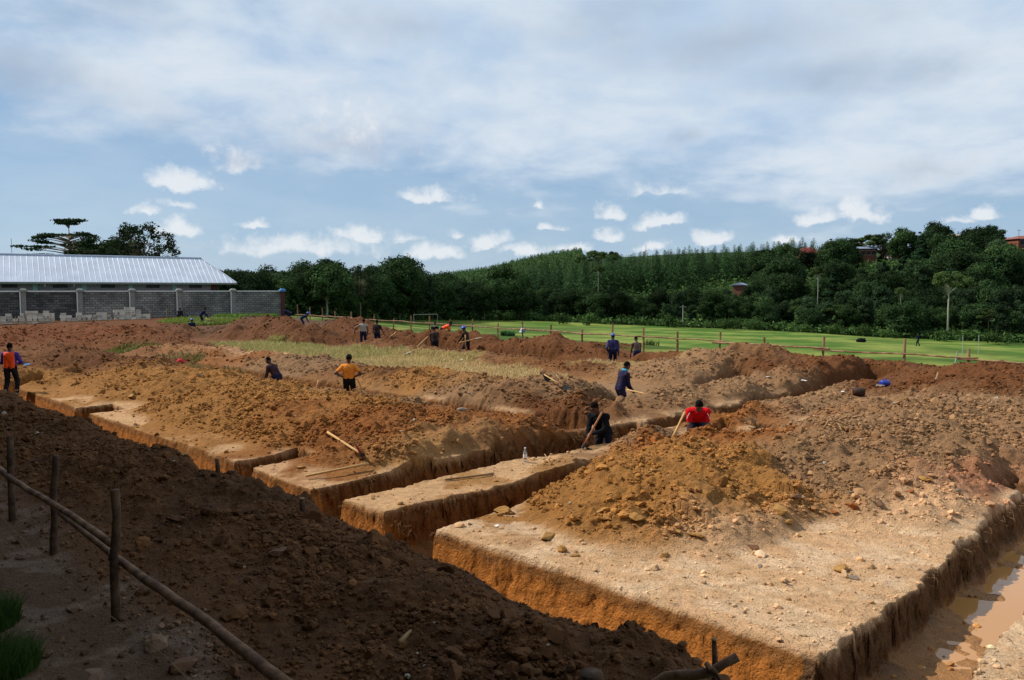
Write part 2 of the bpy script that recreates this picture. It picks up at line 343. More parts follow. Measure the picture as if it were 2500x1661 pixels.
# ------------------------------------------------------------ object helpers
COL = S.collection
def mesh_np(name, V, Fc, mat=None, col=None, smooth=False, wet=None):
    """V (n,3); Fc list of arrays (each (m,k)); one mesh"""
    me = bpy.data.meshes.new(name); V = np.asarray(V, np.float32)
    if not isinstance(Fc, (list, tuple)): Fc = [Fc]
    Fc = [np.asarray(f, np.int32) for f in Fc if len(f)]
    me.vertices.add(len(V)); me.vertices.foreach_set('co', V.ravel())
    nl = sum(f.size for f in Fc); nf = sum(len(f) for f in Fc)
    me.loops.add(nl); me.loops.foreach_set('vertex_index', np.concatenate([f.ravel() for f in Fc]))
    me.polygons.add(nf)
    tot = np.concatenate([np.full(len(f), f.shape[1], np.int32) for f in Fc]); st = np.concatenate(([0], np.cumsum(tot)[:-1])).astype(np.int32)
    me.polygons.foreach_set('loop_start', st); me.polygons.foreach_set('loop_total', tot)
    me.polygons.foreach_set('use_smooth', np.full(nf, smooth))
    if col is not None:
        a = me.color_attributes.new('col', 'FLOAT_COLOR', 'POINT'); c = np.ones((len(V), 4), np.float32); c[:, :3] = col
        if wet is not None: c[:, 3] = wet
        a.data.foreach_set('color', c.ravel())
    me.update(); me.validate()
    if mat: me.materials.append(mat)
    return me
def tag(o, label=None, cat=None, group=None, kind=None):
    if label: o['label'] = label
    if cat: o['category'] = cat
    if group: o['group'] = group
    if kind: o['kind'] = kind
    return o
def link(name, me, parent=None, loc=None, rot=None):
    o = bpy.data.objects.new(name, me); COL.objects.link(o)
    if parent is not None: o.parent = parent
    if loc is not None: o.location = loc
    if rot is not None: o.rotation_euler = rot
    return o
def empty(name, loc, rz=0, label=None, cat=None, group=None):
    o = link(name, None, None, loc, (0, 0, rz)); o.empty_display_size = .2
    return tag(o, label, cat, group)
class MB:
    def __init__(s): s.v = []; s.f = {}; s.n = 0
    def add(s, V, Fs):
        V = np.asarray(V, float).reshape(-1, 3)
        for f in Fs: s.f.setdefault(len(f), []).append([i+s.n for i in f])
        s.v.append(V); s.n += len(V); return s
    def box(s, c, d, rz=0, tilt=None, taper=1):
        x, y, z = d[0]/2, d[1]/2, d[2]/2
        V = np.array([(-x,-y,-z),(x,-y,-z),(x,y,-z),(-x,y,-z),(-x*taper,-y*taper,z),(x*taper,-y*taper,z),(x*taper,y*taper,z),(-x*taper,y*taper,z)])
        M = Matrix.Rotation(rz, 3, 'Z')
        if tilt: M = M @ Matrix.Rotation(tilt[0], 3, 'X') @ Matrix.Rotation(tilt[1], 3, 'Y')
        V = V @ np.array(M).T+np.array(c)
        return s.add(V, [(0,3,2,1),(4,5,6,7),(0,1,5,4),(1,2,6,5),(2,3,7,6),(3,0,4,7)])
    def tube(s, pts, rad, n=8, cap=True, sq=1.0):
        pts = [Vector(p) for p in pts]; k = len(pts)
        if not isinstance(rad, (list, tuple)): rad = [rad]*k
        V = []; up = Vector((.13, .27, .95)).normalized()
        for i, p in enumerate(pts):
            d = (pts[min(i+1, k-1)]-pts[max(i-1, 0)]).normalized()
            a = d.cross(up)
            if a.length < .15: a = d.cross(Vector((1, 0, 0)))
            a.normalize(); b = d.cross(a)
            for j in range(n):
                t = 2*math.pi*j/n; V.append(p+(a*math.cos(t)+b*math.sin(t)*sq)*rad[i])
        Fs = [(i*n+j, i*n+(j+1)%n, (i+1)*n+(j+1)%n, (i+1)*n+j) for i in range(k-1) for j in range(n)]
        s.add([tuple(v) for v in V], Fs)
        if cap:
            b = s.n-len(V)
            for idx in (list(range(n))[::-1], [(k-1)*n+j for j in range(n)]):
                s.f.setdefault(n, []).append([b+q for q in idx])
        return s
    def ell(s, c, r, nu=14, nv=9, lo=-90, hi=90, rz=0):
        V = []; Fs = []
        for i in range(nv+1):
            t = R(lo+(hi-lo)*i/nv)
            for j in range(nu):
                p = 2*math.pi*j/nu; q = Vector((r[0]*math.cos(t)*math.cos(p), r[1]*math.cos(t)*math.sin(p), r[2]*math.sin(t)))
                q.rotate(Matrix.Rotation(rz, 3, 'Z')); V.append(tuple(Vector(c)+q))
        for i in range(nv):
            for j in range(nu): Fs.append((i*nu+j, i*nu+(j+1)%nu, (i+1)*nu+(j+1)%nu, (i+1)*nu+j))
        return s.add(V, Fs)
    def mesh(s, name, mat, smooth=False):
        V = np.concatenate(s.v); return mesh_np(name, V, [np.array(f) for f in s.f.values()], mat, smooth=smooth)
    def build(s, name, mat, parent=None, smooth=False, loc=None, rot=None): return link(name, s.mesh(name, mat, smooth), parent, loc, rot)
# ------------------------------------------------------------ materials
def mat(name, base=(.5,.5,.5), rough=.8, var=.25, scale=6., bump=.3, bscale=40., attr=False, metal=0, spec=.3, objvar=0, second=None, stretch=None, wetattr=False, detail=5, trans=0, bdist=.02, sub=None):
    m = bpy.data.materials.new(name); m.use_nodes = True; nt = m.node_tree; N = nt.nodes; L = nt.links
    b = N['Principled BSDF']; b.inputs['Roughness'].default_value = rough; b.inputs['Metallic'].default_value = metal; b.inputs['Specular IOR Level'].default_value = spec
    tc = N.new('ShaderNodeTexCoord'); vec = tc.outputs['Object']
    if stretch:
        mp = N.new('ShaderNodeMapping'); mp.inputs['Scale'].default_value = stretch; L.new(vec, mp.inputs[0]); vec = mp.outputs[0]
    def noise(sc, d=detail, ro=.6):
        o = N.new('ShaderNodeTexNoise'); L.new(vec, o.inputs['Vector']); o.inputs['Scale'].default_value = sc; o.inputs['Detail'].default_value = d; o.inputs['Roughness'].default_value = ro; return o.outputs[0]
    if attr:
        at_ = N.new('ShaderNodeAttribute'); at_.attribute_name = 'col'; c = at_.outputs['Color']
    else:
        rgb = N.new('ShaderNodeRGB'); rgb.outputs[0].default_value = tuple(base)+(1,); c = rgb.outputs[0]
    if second:
        mx = N.new('ShaderNodeMix'); mx.data_type = 'RGBA'; r = N.new('ShaderNodeMapRange'); L.new(noise(scale*.6), r.inputs[0]); r.inputs[1].default_value = .42; r.inputs[2].default_value = .6
        L.new(r.outputs[0], mx.inputs[0]); L.new(c, mx.inputs[6]); mx.inputs[7].default_value = tuple(second)+(1,); c = mx.outputs[2]
    nv = noise(scale); mr = N.new('ShaderNodeMapRange'); L.new(nv, mr.inputs[0]); mr.inputs[1].default_value = .25; mr.inputs[2].default_value = .75; mr.inputs[3].default_value = 1-var; mr.inputs[4].default_value = 1+var
    v = mr.outputs[0]
    if objvar:
        oi = N.new('ShaderNodeObjectInfo'); m2 = N.new('ShaderNodeMapRange'); L.new(oi.outputs['Random'], m2.inputs[0]); m2.inputs[3].default_value = 1-objvar; m2.inputs[4].default_value = 1+objvar
        mm = N.new('ShaderNodeMath'); mm.operation = 'MULTIPLY'; L.new(v, mm.inputs[0]); L.new(m2.outputs[0], mm.inputs[1]); v = mm.outputs[0]
    sc = N.new('ShaderNodeVectorMath'); sc.operation = 'SCALE'; L.new(c, sc.inputs[0]); L.new(v, sc.inputs['Scale'])
    L.new(sc.outputs[0], b.inputs['Base Color'])
    if wetattr:
        r = N.new('ShaderNodeMapRange'); L.new(at_.outputs['Alpha'], r.inputs[0]); r.inputs[3].default_value = rough; r.inputs[4].default_value = .3; L.new(r.outputs[0], b.inputs['Roughness'])
    if bump:
        bp = N.new('ShaderNodeBump'); bp.inputs['Strength'].default_value = bump; bp.inputs['Distance'].default_value = bdist; L.new(noise(bscale, 6, .65), bp.inputs['Height']); L.new(bp.outputs[0], b.inputs['Normal'])
        if wetattr:
            b2 = N.new('ShaderNodeBump'); b2.inputs['Strength'].default_value = .8; b2.inputs['Distance'].default_value = .06; L.new(noise(8.5, 6, .6), b2.inputs['Height']); L.new(b2.outputs[0], bp.inputs['Normal'])
    if trans:
        tr = N.new('ShaderNodeBsdfTranslucent'); L.new(sc.outputs[0], tr.inputs[0]); ms = N.new('ShaderNodeMixShader'); ms.inputs[0].default_value = trans
        L.new(b.outputs[0], ms.inputs[1]); L.new(tr.outputs[0], ms.inputs[2]); L.new(ms.outputs[0], N['Material Output'].inputs[0])
    return m
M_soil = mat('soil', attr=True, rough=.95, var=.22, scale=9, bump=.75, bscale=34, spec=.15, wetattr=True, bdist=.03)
M_clod = mat('clod_soil', attr=True, rough=.95, var=.2, scale=14, bump=.5, bscale=50, spec=.12)
M_grassland = mat('grassland', attr=True, rough=.9, var=.3, scale=.5, bump=.6, bscale=1.6, spec=.1, bdist=.15)
M_blade = mat('grass_blades', attr=True, rough=.7, var=.15, scale=3, bump=0, spec=.2, trans=.3)
M_leaf = mat('leaves', attr=True, rough=.85, var=.2, scale=.5, bump=0, spec=.06, objvar=.5, trans=.2)
M_bark = mat('bark', srgb(120,105,84), rough=.9, var=.35, scale=3, bump=.5, bscale=9, objvar=.3, stretch=(1,1,.3))
M_pale = mat('pale_bark', srgb(175,168,150), rough=.85, var=.25, scale=2, bump=.3, bscale=8, stretch=(1,1,.3))
M_pole = mat('weathered_pole', srgb(132,100,74), rough=.8, var=.4, scale=8, bump=.6, bscale=30, stretch=(1,1,1), second=srgb(92,64,46))
M_post = mat('dark_post_bark', srgb(96,72,52), rough=.9, var=.35, scale=9, bump=.8, bscale=26, second=srgb(60,44,34))
M_rail = mat('peeled_pole', srgb(150,116,84), rough=.75, var=.3, scale=4, bump=.4, bscale=22, second=srgb(112,74,50))
M_wood = mat('handle_wood', srgb(190,148,92), rough=.6, var=.2, scale=7, bump=.2, bscale=30)
M_wood2 = mat('dusty_stick', srgb(150,118,80), rough=.85, var=.25, scale=7, bump=.3, bscale=30)
M_iron = mat('dark_iron', (.035,.032,.03), rough=.5, var=.4, scale=15, bump=.2, metal=.6)
M_steel = mat('worn_steel', (.5,.5,.5), rough=.35, var=.2, scale=15, bump=.1, metal=.8)
M_red = mat('red_paint', srgb(150,40,30), rough=.5, var=.3, scale=20, bump=.1)
M_rock = mat('rock', srgb(104,84,70), rough=.85, var=.3, scale=8, bump=.6, bscale=20)
M_white = mat('white_plastic', (.75,.75,.73), rough=.5, var=.08, bump=0)
M_blue = mat('blue_plastic', srgb(30,52,150), rough=.35, var=.12, bump=.05, spec=.5)
M_skin = mat('dark_skin', srgb(84,58,44), rough=.5, var=.15, scale=12, bump=.08, spec=.4)
M_hair = mat('black_hair', (.008,.007,.006), spec=.03, rough=.95, var=.3, scale=60, bump=.5, bscale=120)
def cloth(name, c, second=None): return mat('cloth_'+name, c, rough=.95, var=.28, scale=7, bump=.45, bscale=14, spec=.04, second=second, bdist=.03)
M_rub = mat('black_rubber', (.02,.02,.022), rough=.5, var=.2, bump=.1)
# ------------------------------------------------------------ the worked ground
def axis(lo, hi, f, dense):
    a = [lo]
    while a[-1] < hi: a.append(a[-1]+f(a[-1]))
    a = np.array(a)
    extra = [np.arange(e-w, e+w, st) for e, w, st in dense]
    a = np.concatenate([a]+extra); a = np.unique(np.round(a, 4))
    keep = np.concatenate(([True], np.diff(a) > .004)); return a[keep]
ue = [(-.0, 0)]
dense_u = [(-2.8,.13,.009),(-1.85,.12,.012),(-8.25,.12,.011),(-9.3,.12,.010),(-10.5,.12,.012),(-11.4,.12,.011),(-13.5,.1,.012),(-14.2,.1,.012),(-22.9,.1,.02),(-24,.1,.02)]
dense_v = [(6.65,.16,.008)]
GU = axis(-82, 1.5, lambda u: max(.020, .0022*abs(u)), dense_u)
GV = axis(.6, 43, lambda v: max(.019, .0028*v), dense_v)
UU, VV = np.meshgrid(GU, GV, indexing='ij')
XX, YY = xy(UU, VV)
keepv = (YY > 2.2) & (np.abs(XX) < .80*YY+2.5) & (((XX-FX)*FN[0]+(YY-FY)*FN[1]) < 9)
idx = np.full(UU.shape, -1, np.int64); idx[keepv] = np.arange(keepv.sum())
u_ = UU[keepv]; v_ = VV[keepv]; x_ = XX[keepv]; y_ = YY[keepv]
z_, tm_, de_, mo_ = ground(u_, v_)
dF = (x_-FX)*FN[0]+(y_-FY)*FN[1]
z_ = z_-.45*ss(6, 9, dF)-.45*ss(.6, .80, np.maximum(0, (np.abs(x_)-2)/y_)*1.0)*(y_ > 30)*0
# broken faces of the cuts: push the wall outwards and inwards by a lump noise that also runs with height
wk = (tm_ > .01)&(tm_ < .995)&(v_ < 30)
amp = np.where(v_ > 6.9, np.where(u_ > -3.2, .05, .085), .045)*np.clip(np.minimum(tm_, 1-tm_)*6, 0, 1)
pu = (fbm(v_[wk]/.13+u_[wk]*2, z_[wk]/.13, 701, 4)-.5)*amp[wk]*2; pv = (fbm(u_[wk]/.13+v_[wk]*2, z_[wk]/.11, 703, 4)-.5)*amp[wk]*1.6
nx, ny = xy(u_[wk]+pu, v_[wk]+pv); x_[wk] = nx; y_[wk] = ny; z_[wk] += (fbm(u_[wk]/.1, v_[wk]/.1, 705, 3)-.5)*amp[wk]
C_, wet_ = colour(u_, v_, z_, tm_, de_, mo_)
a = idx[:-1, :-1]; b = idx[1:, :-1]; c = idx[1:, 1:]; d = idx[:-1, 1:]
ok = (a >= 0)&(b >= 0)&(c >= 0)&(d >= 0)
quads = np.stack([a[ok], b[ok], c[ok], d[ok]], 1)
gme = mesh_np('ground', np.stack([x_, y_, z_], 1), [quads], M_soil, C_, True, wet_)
tag(link('ground', gme), kind='structure')
print('ground verts', len(x_))
# water in the right-hand trench
def water():
    m = bpy.data.materials.new('muddy_water'); m.use_nodes = True; b = m.node_tree.nodes['Principled BSDF']
    N = m.node_tree.nodes; L = m.node_tree.links
    b.inputs['Base Color'].default_value = srgb(182,132,76)+(1,); b.inputs['Roughness'].default_value = .04; b.inputs['IOR'].default_value = 1.33; b.inputs['Specular IOR Level'].default_value = .9
    n = N.new('ShaderNodeTexNoise'); n.inputs['Scale'].default_value = 9; bp = N.new('ShaderNodeBump'); bp.inputs['Strength'].default_value = .04; L.new(n.outputs[0], bp.inputs['Height']); L.new(bp.outputs[0], b.inputs['Normal'])
    us = np.linspace(-2.95, -1.7, 8); vs = np.linspace(7, 40, 60)
    U, V = np.meshgrid(us, vs, indexing='ij'); x, y = xy(U, V); z = np.full(x.shape, -.545)
    i = np.arange(U.size).reshape(U.shape)
    q = np.stack([i[:-1,:-1].ravel(), i[1:,:-1].ravel(), i[1:,1:].ravel(), i[:-1,1:].ravel()], 1)
    tag(link('water', mesh_np('water', np.stack([x.ravel(), y.ravel(), z.ravel()], 1), [q], m)), kind='structure')
water()
# ------------------------------------------------------------ field and hill (one sheet to the horizon)
def outer():
    def ax(pts):
        o = []
        for a, b, st in pts: o += list(np.arange(a, b, st))
        return np.array(o)
    g = lambda a, b, n: list(np.geomspace(a, b, n))
    X = np.array([-q for q in g(200, 5000, 16)][::-1]+list(np.arange(-196, 260, 3.0))+g(263, 5000, 16))
    Y = np.array(list(np.arange(-300, -20, 30.))+list(np.arange(-20, 380, 2.5))+g(383, 6500, 46))
    Xg, Yg = np.meshgrid(X, Y, indexing='ij'); x = Xg.ravel(); y = Yg.ravel()
    z = T(x, y)
    d = (x-FX)*FN[0]+(y-FY)*FN[1]
    inside = ss(8.5, 5, d)*ss(2.0, 4, y)*ss(.8, -1, np.abs(x)-.80*y-1.5)
    u, v = uv(x, y)
    inside = inside*ss(0, 1.5, v)*ss(1.8, .5, u)
    z = z-1.1*inside
    i = np.arange(x.size).reshape(Xg.shape)
    q = np.stack([i[:-1,:-1].ravel(), i[1:,:-1].ravel(), i[1:,1:].ravel(), i[:-1,1:].ravel()], 1)
    a = x/np.maximum(y, 1); ds = interp(a, DSp)
    n = fbm(x/7, y/2.6, 401, 5, .6); n2 = fbm(x/30, y/18, 403, 3)
    G1 = np.array(srgb(62,94,26)); G2 = np.array(srgb(118,126,58)); G3 = np.array(srgb(48,72,22))
    t = ss(.35, .65, n)[:, None]; C = G1*(1-t)+G2*t; t = ss(.5, .7, n2)[:, None]*.6; C = C*(1-t)+G3*t
    wd = (ss(-3, 6, y-ds)*(y > 60))[:, None]; C = C*(1-wd)+np.array(srgb(44,60,26))*wd
    me = mesh_np('field', np.stack([x, y, z], 1), [q], M_grassland, C, True)
    tag(link('field', me), kind='structure')
outer()
exec_order = 1
# ------------------------------------------------------------ clods of earth
rng = np.random.default_rng(7)
def ico(sub):
    t = (1+5**.5)/2
    V = [(-1,t,0),(1,t,0),(-1,-t,0),(1,-t,0),(0,-1,t),(0,1,t),(0,-1,-t),(0,1,-t),(t,0,-1),(t,0,1),(-t,0,-1),(-t,0,1)]
    Fc = [(0,11,5),(0,5,1),(0,1,7),(0,7,10),(0,10,11),(1,5,9),(5,11,4),(11,10,2),(10,7,6),(7,1,8),(3,9,4),(3,4,2),(3,2,6),(3,6,8),(3,8,9),(4,9,5),(2,4,11),(6,2,10),(8,6,7),(9,8,1)]
    V = [Vector(v).normalized() for v in V]
    for _ in range(sub):
        mid = {}; nf = []
        def mp(a, b):
            k = (min(a, b), max(a, b))
            if k not in mid: V.append(((V[a]+V[b])/2).normalized()); mid[k] = len(V)-1
            return mid[k]
        for a, b, c in Fc:
            x, y, z = mp(a, b), mp(b, c), mp(c, a); nf += [(a, x, z), (b, y, x), (c, z, y), (x, y, z)]
        Fc = nf
    return np.array([tuple(v) for v in V]), np.array(Fc)
def rockverts(V0, seed, cuts=7):
    r = np.random.default_rng(seed); V = V0*(1+r.normal(0, .10, (len(V0), 1)))
    for _ in range(cuts):
        n = r.normal(size=3); n /= np.linalg.norm(n); c = r.uniform(.45, .8)
        d = V@n; k = d > c; V[k] -= np.outer(d[k]-c, n)
    return V*np.array([1, r.uniform(.65, .95), r.uniform(.5, .8)])
def scatter(n, sub, size, regionfn, seed, umax=1):
    r = np.random.default_rng(seed); V0, F0 = ico(sub)
    protos = np.stack([rockverts(V0, seed*50+i, 7 if sub else 4) for i in range(12)])
    u, v, s = regionfn(r, n); x, y = xy(u, v)
    k = (np.abs(x) < .76*y+.5)&(y > 4.5); u, v, s = u[k], v[k], s[k]
    z, tm, de, mo = ground(u, v)
    x, y = xy(u, v); g, gr = grassmask(u, v); dF = (x-FX)*FN[0]+(y-FY)*FN[1]
    prob = (.10+.75*de*ss(.36, .66, fbm(u/.8, v/.8, 501, 3)))*(1-g)*(dF < .8); prob = np.where(tm > .02, .06*(tm > .98), prob)
    prob = np.where((v > 6.7)&(de < .3), prob*.3, prob); prob = np.where(v < 2.6, prob*.25, prob)
    k = r.random(len(u)) < prob; u, v, s, z, tm, de, mo = [q[k] for q in (u, v, s, z, tm, de, mo)]; x, y = xy(u, v)
    C, w = colour(u, v, z, tm, de, mo)
    m = len(u); br = np.clip(r.normal(1.03, .2, m), .5, 1.6)[:, None]; C = C*br
    od = r.random(m)[:, None]; C = np.where(od > .9975, np.array(srgb(190,178,160))*.7, C); C = np.where(od < .03, C*.55, C)
    P = protos[r.integers(0, 12, m)]
    a = r.random(m)*6.283; t = r.normal(0, .35, m); ca, sa, ct, st = np.cos(a), np.sin(a), np.cos(t), np.sin(t)
    X = P[..., 0]*ct[:, None]+P[..., 2]*st[:, None]; Z = -P[..., 0]*st[:, None]+P[..., 2]*ct[:, None]; Y = P[..., 1]
    Xr = X*ca[:, None]-Y*sa[:, None]; Yr = X*sa[:, None]+Y*ca[:, None]
    V = np.stack([Xr*s[:, None]+x[:, None], Yr*s[:, None]+y[:, None], Z*s[:, None]+(z+s*.18)[:, None]], -1).reshape(-1, 3)
    Fc = (F0[None]+(np.arange(m)*len(V0))[:, None, None]).reshape(-1, 3)
    print('clods', m)
    return mesh_np('clods', V, [Fc], M_clod, np.repeat(np.clip(C, .003, .8), len(V0), 0), False)
def near(r, n):
    # density falls off with distance, sizes in metres
    y = np.exp(r.uniform(math.log(5.2), math.log(22), n)); x = r.uniform(-.74, .74, n)*y; u, v = uv(x, y)
    return u, v, np.clip(np.exp(r.normal(math.log(.019), .5, n)), .011, .09)
def far_(r, n):
    y = np.exp(r.uniform(math.log(14), math.log(60), n)); x = r.uniform(-.74, .74, n)*y; u, v = uv(x, y)
    return u, v, np.clip(np.exp(r.normal(math.log(.025), .45, n))*(1+y/60), .018, .12)
def big_(r, n):
    y = np.exp(r.uniform(math.log(5.5), math.log(26), n)); x = r.uniform(-.74, .74, n)*y; u, v = uv(x, y)
    return u, v, np.clip(np.exp(r.normal(math.log(.055), .42, n)), .035, .14)
tag(link('loose_clods', scatter(190000, 0, 0, near, 3)), 'loose crumbs and clods of dug earth over the heaps', 'earth clods', kind='stuff')
tag(link('far_clods', scatter(170000, 0, 0, far_, 4)), 'brown clods of earth over the more distant heaps', 'earth clods', kind='stuff')
tag(link('large_clods', scatter(4200, 2, 0, big_, 5)), 'larger broken lumps of earth among the crumbs', 'earth clods', kind='stuff')
V0b, F0b = ico(3)
def hit(px, py, lift=0.0):
    """first place on the worked ground met by the line of sight through a measured point of the photograph"""
    dx = (px-1250)/F; dy = -(py-830.5)/F; vy = math.cos(PITCH)+dy*math.sin(PITCH); vz = dy*math.cos(PITCH)-math.sin(PITCH)
    y = np.geomspace(3.5, 95, 1400); t = y/vy; x = dx*t; z = H+vz*t; g = G(x, y)+lift; k = np.argmax(z < g)
    return Vector((x[k], y[k], g[k]))
def boulder(name, px, py, size, col, label, cat, seed, sink=.3, sq=(1, .8, .7), rz=0):
    x, y, z = hit(px, py+size*60/3)
    V = rockverts(V0b, seed, 12)*size*np.array(sq); n = vn(V[:, 0]*40/size*.1, V[:, 1]*40/size*.1+V[:, 2]*7/size, seed); V = V*(1+(n[:, None]-.5)*.16)
    o = link(name, mesh_np(name, V, [F0b], None, None, False), None, (x, y, z+size*sq[2]*.42-size*sink*.3), (0, 0, rz))
    o.data.materials.append(col); tag(o, label, cat); return o
M_t = mat('tan_lump', srgb(158,116,62), rough=.95, var=.25, scale=9, bump=.8, bscale=30)
M_b = mat('brown_stone', srgb(108,74,50), rough=.8, var=.3, scale=9, bump=.6, bscale=24)
M_o = mat('orange_stone', srgb(150,88,42), rough=.85, var=.3, scale=9, bump=.6, bscale=24)
M_g = mat('grey_stone', srgb(132,116,98), rough=.85, var=.25, scale=9, bump=.6, bscale=24)
BO = [(1228,1249,.20,M_t,'broad tan slab of earth at the left foot of the yellow heap','clod'),(1470,1250,.19,M_t,'large tan lump with a dark shadow halfway down the yellow heap','clod'),
 (1552,1268,.19,M_t,'wide flat-topped tan lump beside the dark gap low on the yellow heap','clod'),(1338,1312,.19,M_t,'rounded tan lump near the bottom left of the yellow heap','clod'),
 (1372,1345,.11,M_t,'thin tan slab at the front foot of the yellow heap','clod'),(1408,1357,.08,M_t,'small tan lump beside the thin slab at the heap foot','clod'),(1650,1302,.13,M_t,'blocky tan lump low on the right of the yellow heap','clod'),
 (1700,1310,.11,M_t,'rough tan lump with dark hollow at the right foot of the heap','clod'),(1620,1358,.09,M_t,'tan lump lying alone on the pale crust before the heap','clod'),
 (1840,1339,.12,M_b,'dark brown wedge of earth alone on the pale crust','clod'),(1925,1275,.13,M_t,'upright yellow lump at the edge of the rubble slope','clod'),(1900,1245,.16,M_t,'flat yellow slab among the grey rubble','clod'),
 (1943,1214,.11,M_b,'dark brown round stone above the yellow slab in the rubble','stone'),(2146,1232,.14,M_b,'large brown rounded stone at the foot of the grey slope','stone'),(2083,1240,.12,M_o,'orange brown stone left of the large brown stone','stone'),
 (2035,1250,.08,M_o,'small orange stone at the front of the grey rubble','stone'),(2224,1203,.08,M_o,'small orange brown stone right of the large brown stone','stone'),(2080,1205,.10,M_g,'pale pinkish pointed stone above the orange stone','stone'),
 (2055,1392,.14,M_t,'pale rounded lump over a dark hollow on the white crust','clod'),(2080,1412,.08,M_g,'small pale lump touching the hollow on the white crust','clod'),(1855,1385,.05,M_g,'tiny grey stone on the white crust','stone'),
 (2258,1170,.12,M_t,'pale rounded lump half sunk in the grey slope','clod'),(2148,942,.22,M_g,'grey round boulder beside the blue jerrycan','boulder'),(1128,878,.20,M_white,'white stone lying on the dry grass strip','stone'),
 (1600,1150,.1,M_t,'tan stone among orange earth high on the heap','clod'),(2340,1200,.1,M_g,'pale stone near the right trench top','stone'),(1480,1265,.1,M_t,'small tan lump tucked under the large tan lump','clod'),
 (1127,1000,.16,M_g,'pale grey lump in the middle of the diggings','clod'),(320,968,.22,M_t,'large tan boulder at the edge of the left block','clod'),(735,1141,.1,M_t,'tan lump beside the leaning pole on the cut block','clod'),
 (448,1110,.13,M_t,'dark lump on the shaded heap behind the fence posts','clod'),(430,1268,.18,M_b,'dark slab of earth in the middle of the shaded heap','clod'),(680,1350,.16,M_b,'large dark lump in the shaded heap','clod'),(1085,1395,.1,M_t,'pale lump sitting on the crest over the trench','clod')]
for i, (px, py, s, m_, lb, ct) in enumerate(BO): boulder('earth_clod' if ct == 'clod' else 'stone', px, py, s, m_, lb, ct, 900+i, rz=i*1.3, sq=(1, .75, .6) if s < .15 else (1, .7, .55))
def roots():
    rr = random.Random(77); mb = MB()
    for i in range(520):
        k = rr.random()
        if k < .3: u, v, du, dv = -11.38, rr.uniform(7, 15), 1, 0
        elif k < .55: u, v, du, dv = -9.32, rr.uniform(7, 12), 1, 0
        elif k < .8: u, v, du, dv = -2.82, rr.uniform(6.9, 20), 1, 0
        else: u, v, du, dv = rr.uniform(-14, -3), 6.66, 0, -1
        L_ = rr.uniform(.04, .22); z = g0[i] if False else 0; dz = -rr.uniform(.02, .16); a = rr.uniform(-.5, .5); w = rr.uniform(.01, .09)
        p = []
        for t in (0, .4, 1):
            uu = u+du*(w*min(1, t*2)-.04)+(a*L_*t if dv else rr.uniform(-.01, .01)); vv = v+dv*(w*min(1, t*2)-.04)+(a*L_*t if du else 0); x, y = xy(uu, vv); p.append((x, y, dz+.02*t-L_*t*t*rr.uniform(.4, 1)))
        mb.tube(p, [.003, .0025, .0012], 4, False)
    tag(link('hanging_roots', mb.mesh('hanging_roots', M_wood2)), 'fine pale roots hanging from the lips of the cuts', 'roots', kind='stuff')
roots()
def straw():
    r = np.random.default_rng(31); n = 9000; y = np.exp(r.uniform(math.log(6), math.log(20), n)); x = r.uniform(-.72, .72, n)*y; u, v = uv(x, y); k = v > 6.75; u, v = u[k], v[k]
    z, tm, de, mo = ground(u, v); k = (tm < .01)&(de < .5); u, v, z = u[k], v[k], z[k]; x, y = xy(u, v); n = len(u)
    a = r.random(n)*6.283; L_ = r.uniform(.012, .06, n); w = r.uniform(.0012, .003, n); c, s_ = np.cos(a), np.sin(a)
    V = np.stack([np.stack([x-c*L_-s_*w, y-s_*L_+c*w, z+.004], -1), np.stack([x-c*L_+s_*w, y-s_*L_-c*w, z+.004], -1), np.stack([x+c*L_+s_*w, y+s_*L_-c*w, z+.012], -1), np.stack([x+c*L_-s_*w, y+s_*L_+c*w, z+.014], -1)], 1).reshape(-1, 3)
    C = np.where(r.random((n, 1)) < .6, np.array(srgb(196,176,136)), np.array(srgb(96,76,56)))
    tag(link('straw_bits', mesh_np('straw_bits', V, [np.arange(len(V)).reshape(-1, 4)], M_blade, np.repeat(C, 4, 0))), 'bits of straw and root lying on the trodden crust', 'straw', kind='stuff')
straw()
# ------------------------------------------------------------ grass
def blades(name, u, v, h, C, label, w=.012, seed=1, mat_=None, zfun=None):
    r = np.random.default_rng(seed); x, y = xy(u, v); z = (zfun or ground)(u, v)
    z = z[0] if isinstance(z, tuple) else z
    n = len(u); a = r.random(n)*6.283; lean = r.normal(0, .35, (n, 2)); ww = w*r.uniform(.6, 1.5, n)
    dx, dy = np.cos(a)*ww, np.sin(a)*ww
    b0 = np.stack([x-dx, y-dy, z-.02], -1); b1 = np.stack([x+dx, y+dy, z-.02], -1)
    m0 = np.stack([x-dx*.7+lean[:,0]*h*.35, y-dy*.7+lean[:,1]*h*.35, z+h*.55], -1); m1 = m0+np.stack([dx*1.4, dy*1.4, 0*dx], -1)
    tp = np.stack([x+lean[:,0]*h*1.1, y+lean[:,1]*h*1.1, z+h*(1-.3*np.abs(lean[:,0]))], -1)
    V = np.stack([b0, b1, m1, m0, tp], 1).reshape(-1, 3); o = np.arange(n)*5
    q = np.stack([o, o+1, o+2, o+3], 1); t = np.stack([o+3, o+2, o+4], 1)
    cc = np.repeat(C*r.uniform(.7, 1.3, (n, 1)), 5, 0)
    return tag(link(name, mesh_np(name, V, [q, t], M_blade, cc, False)), label, 'grass', kind='stuff')
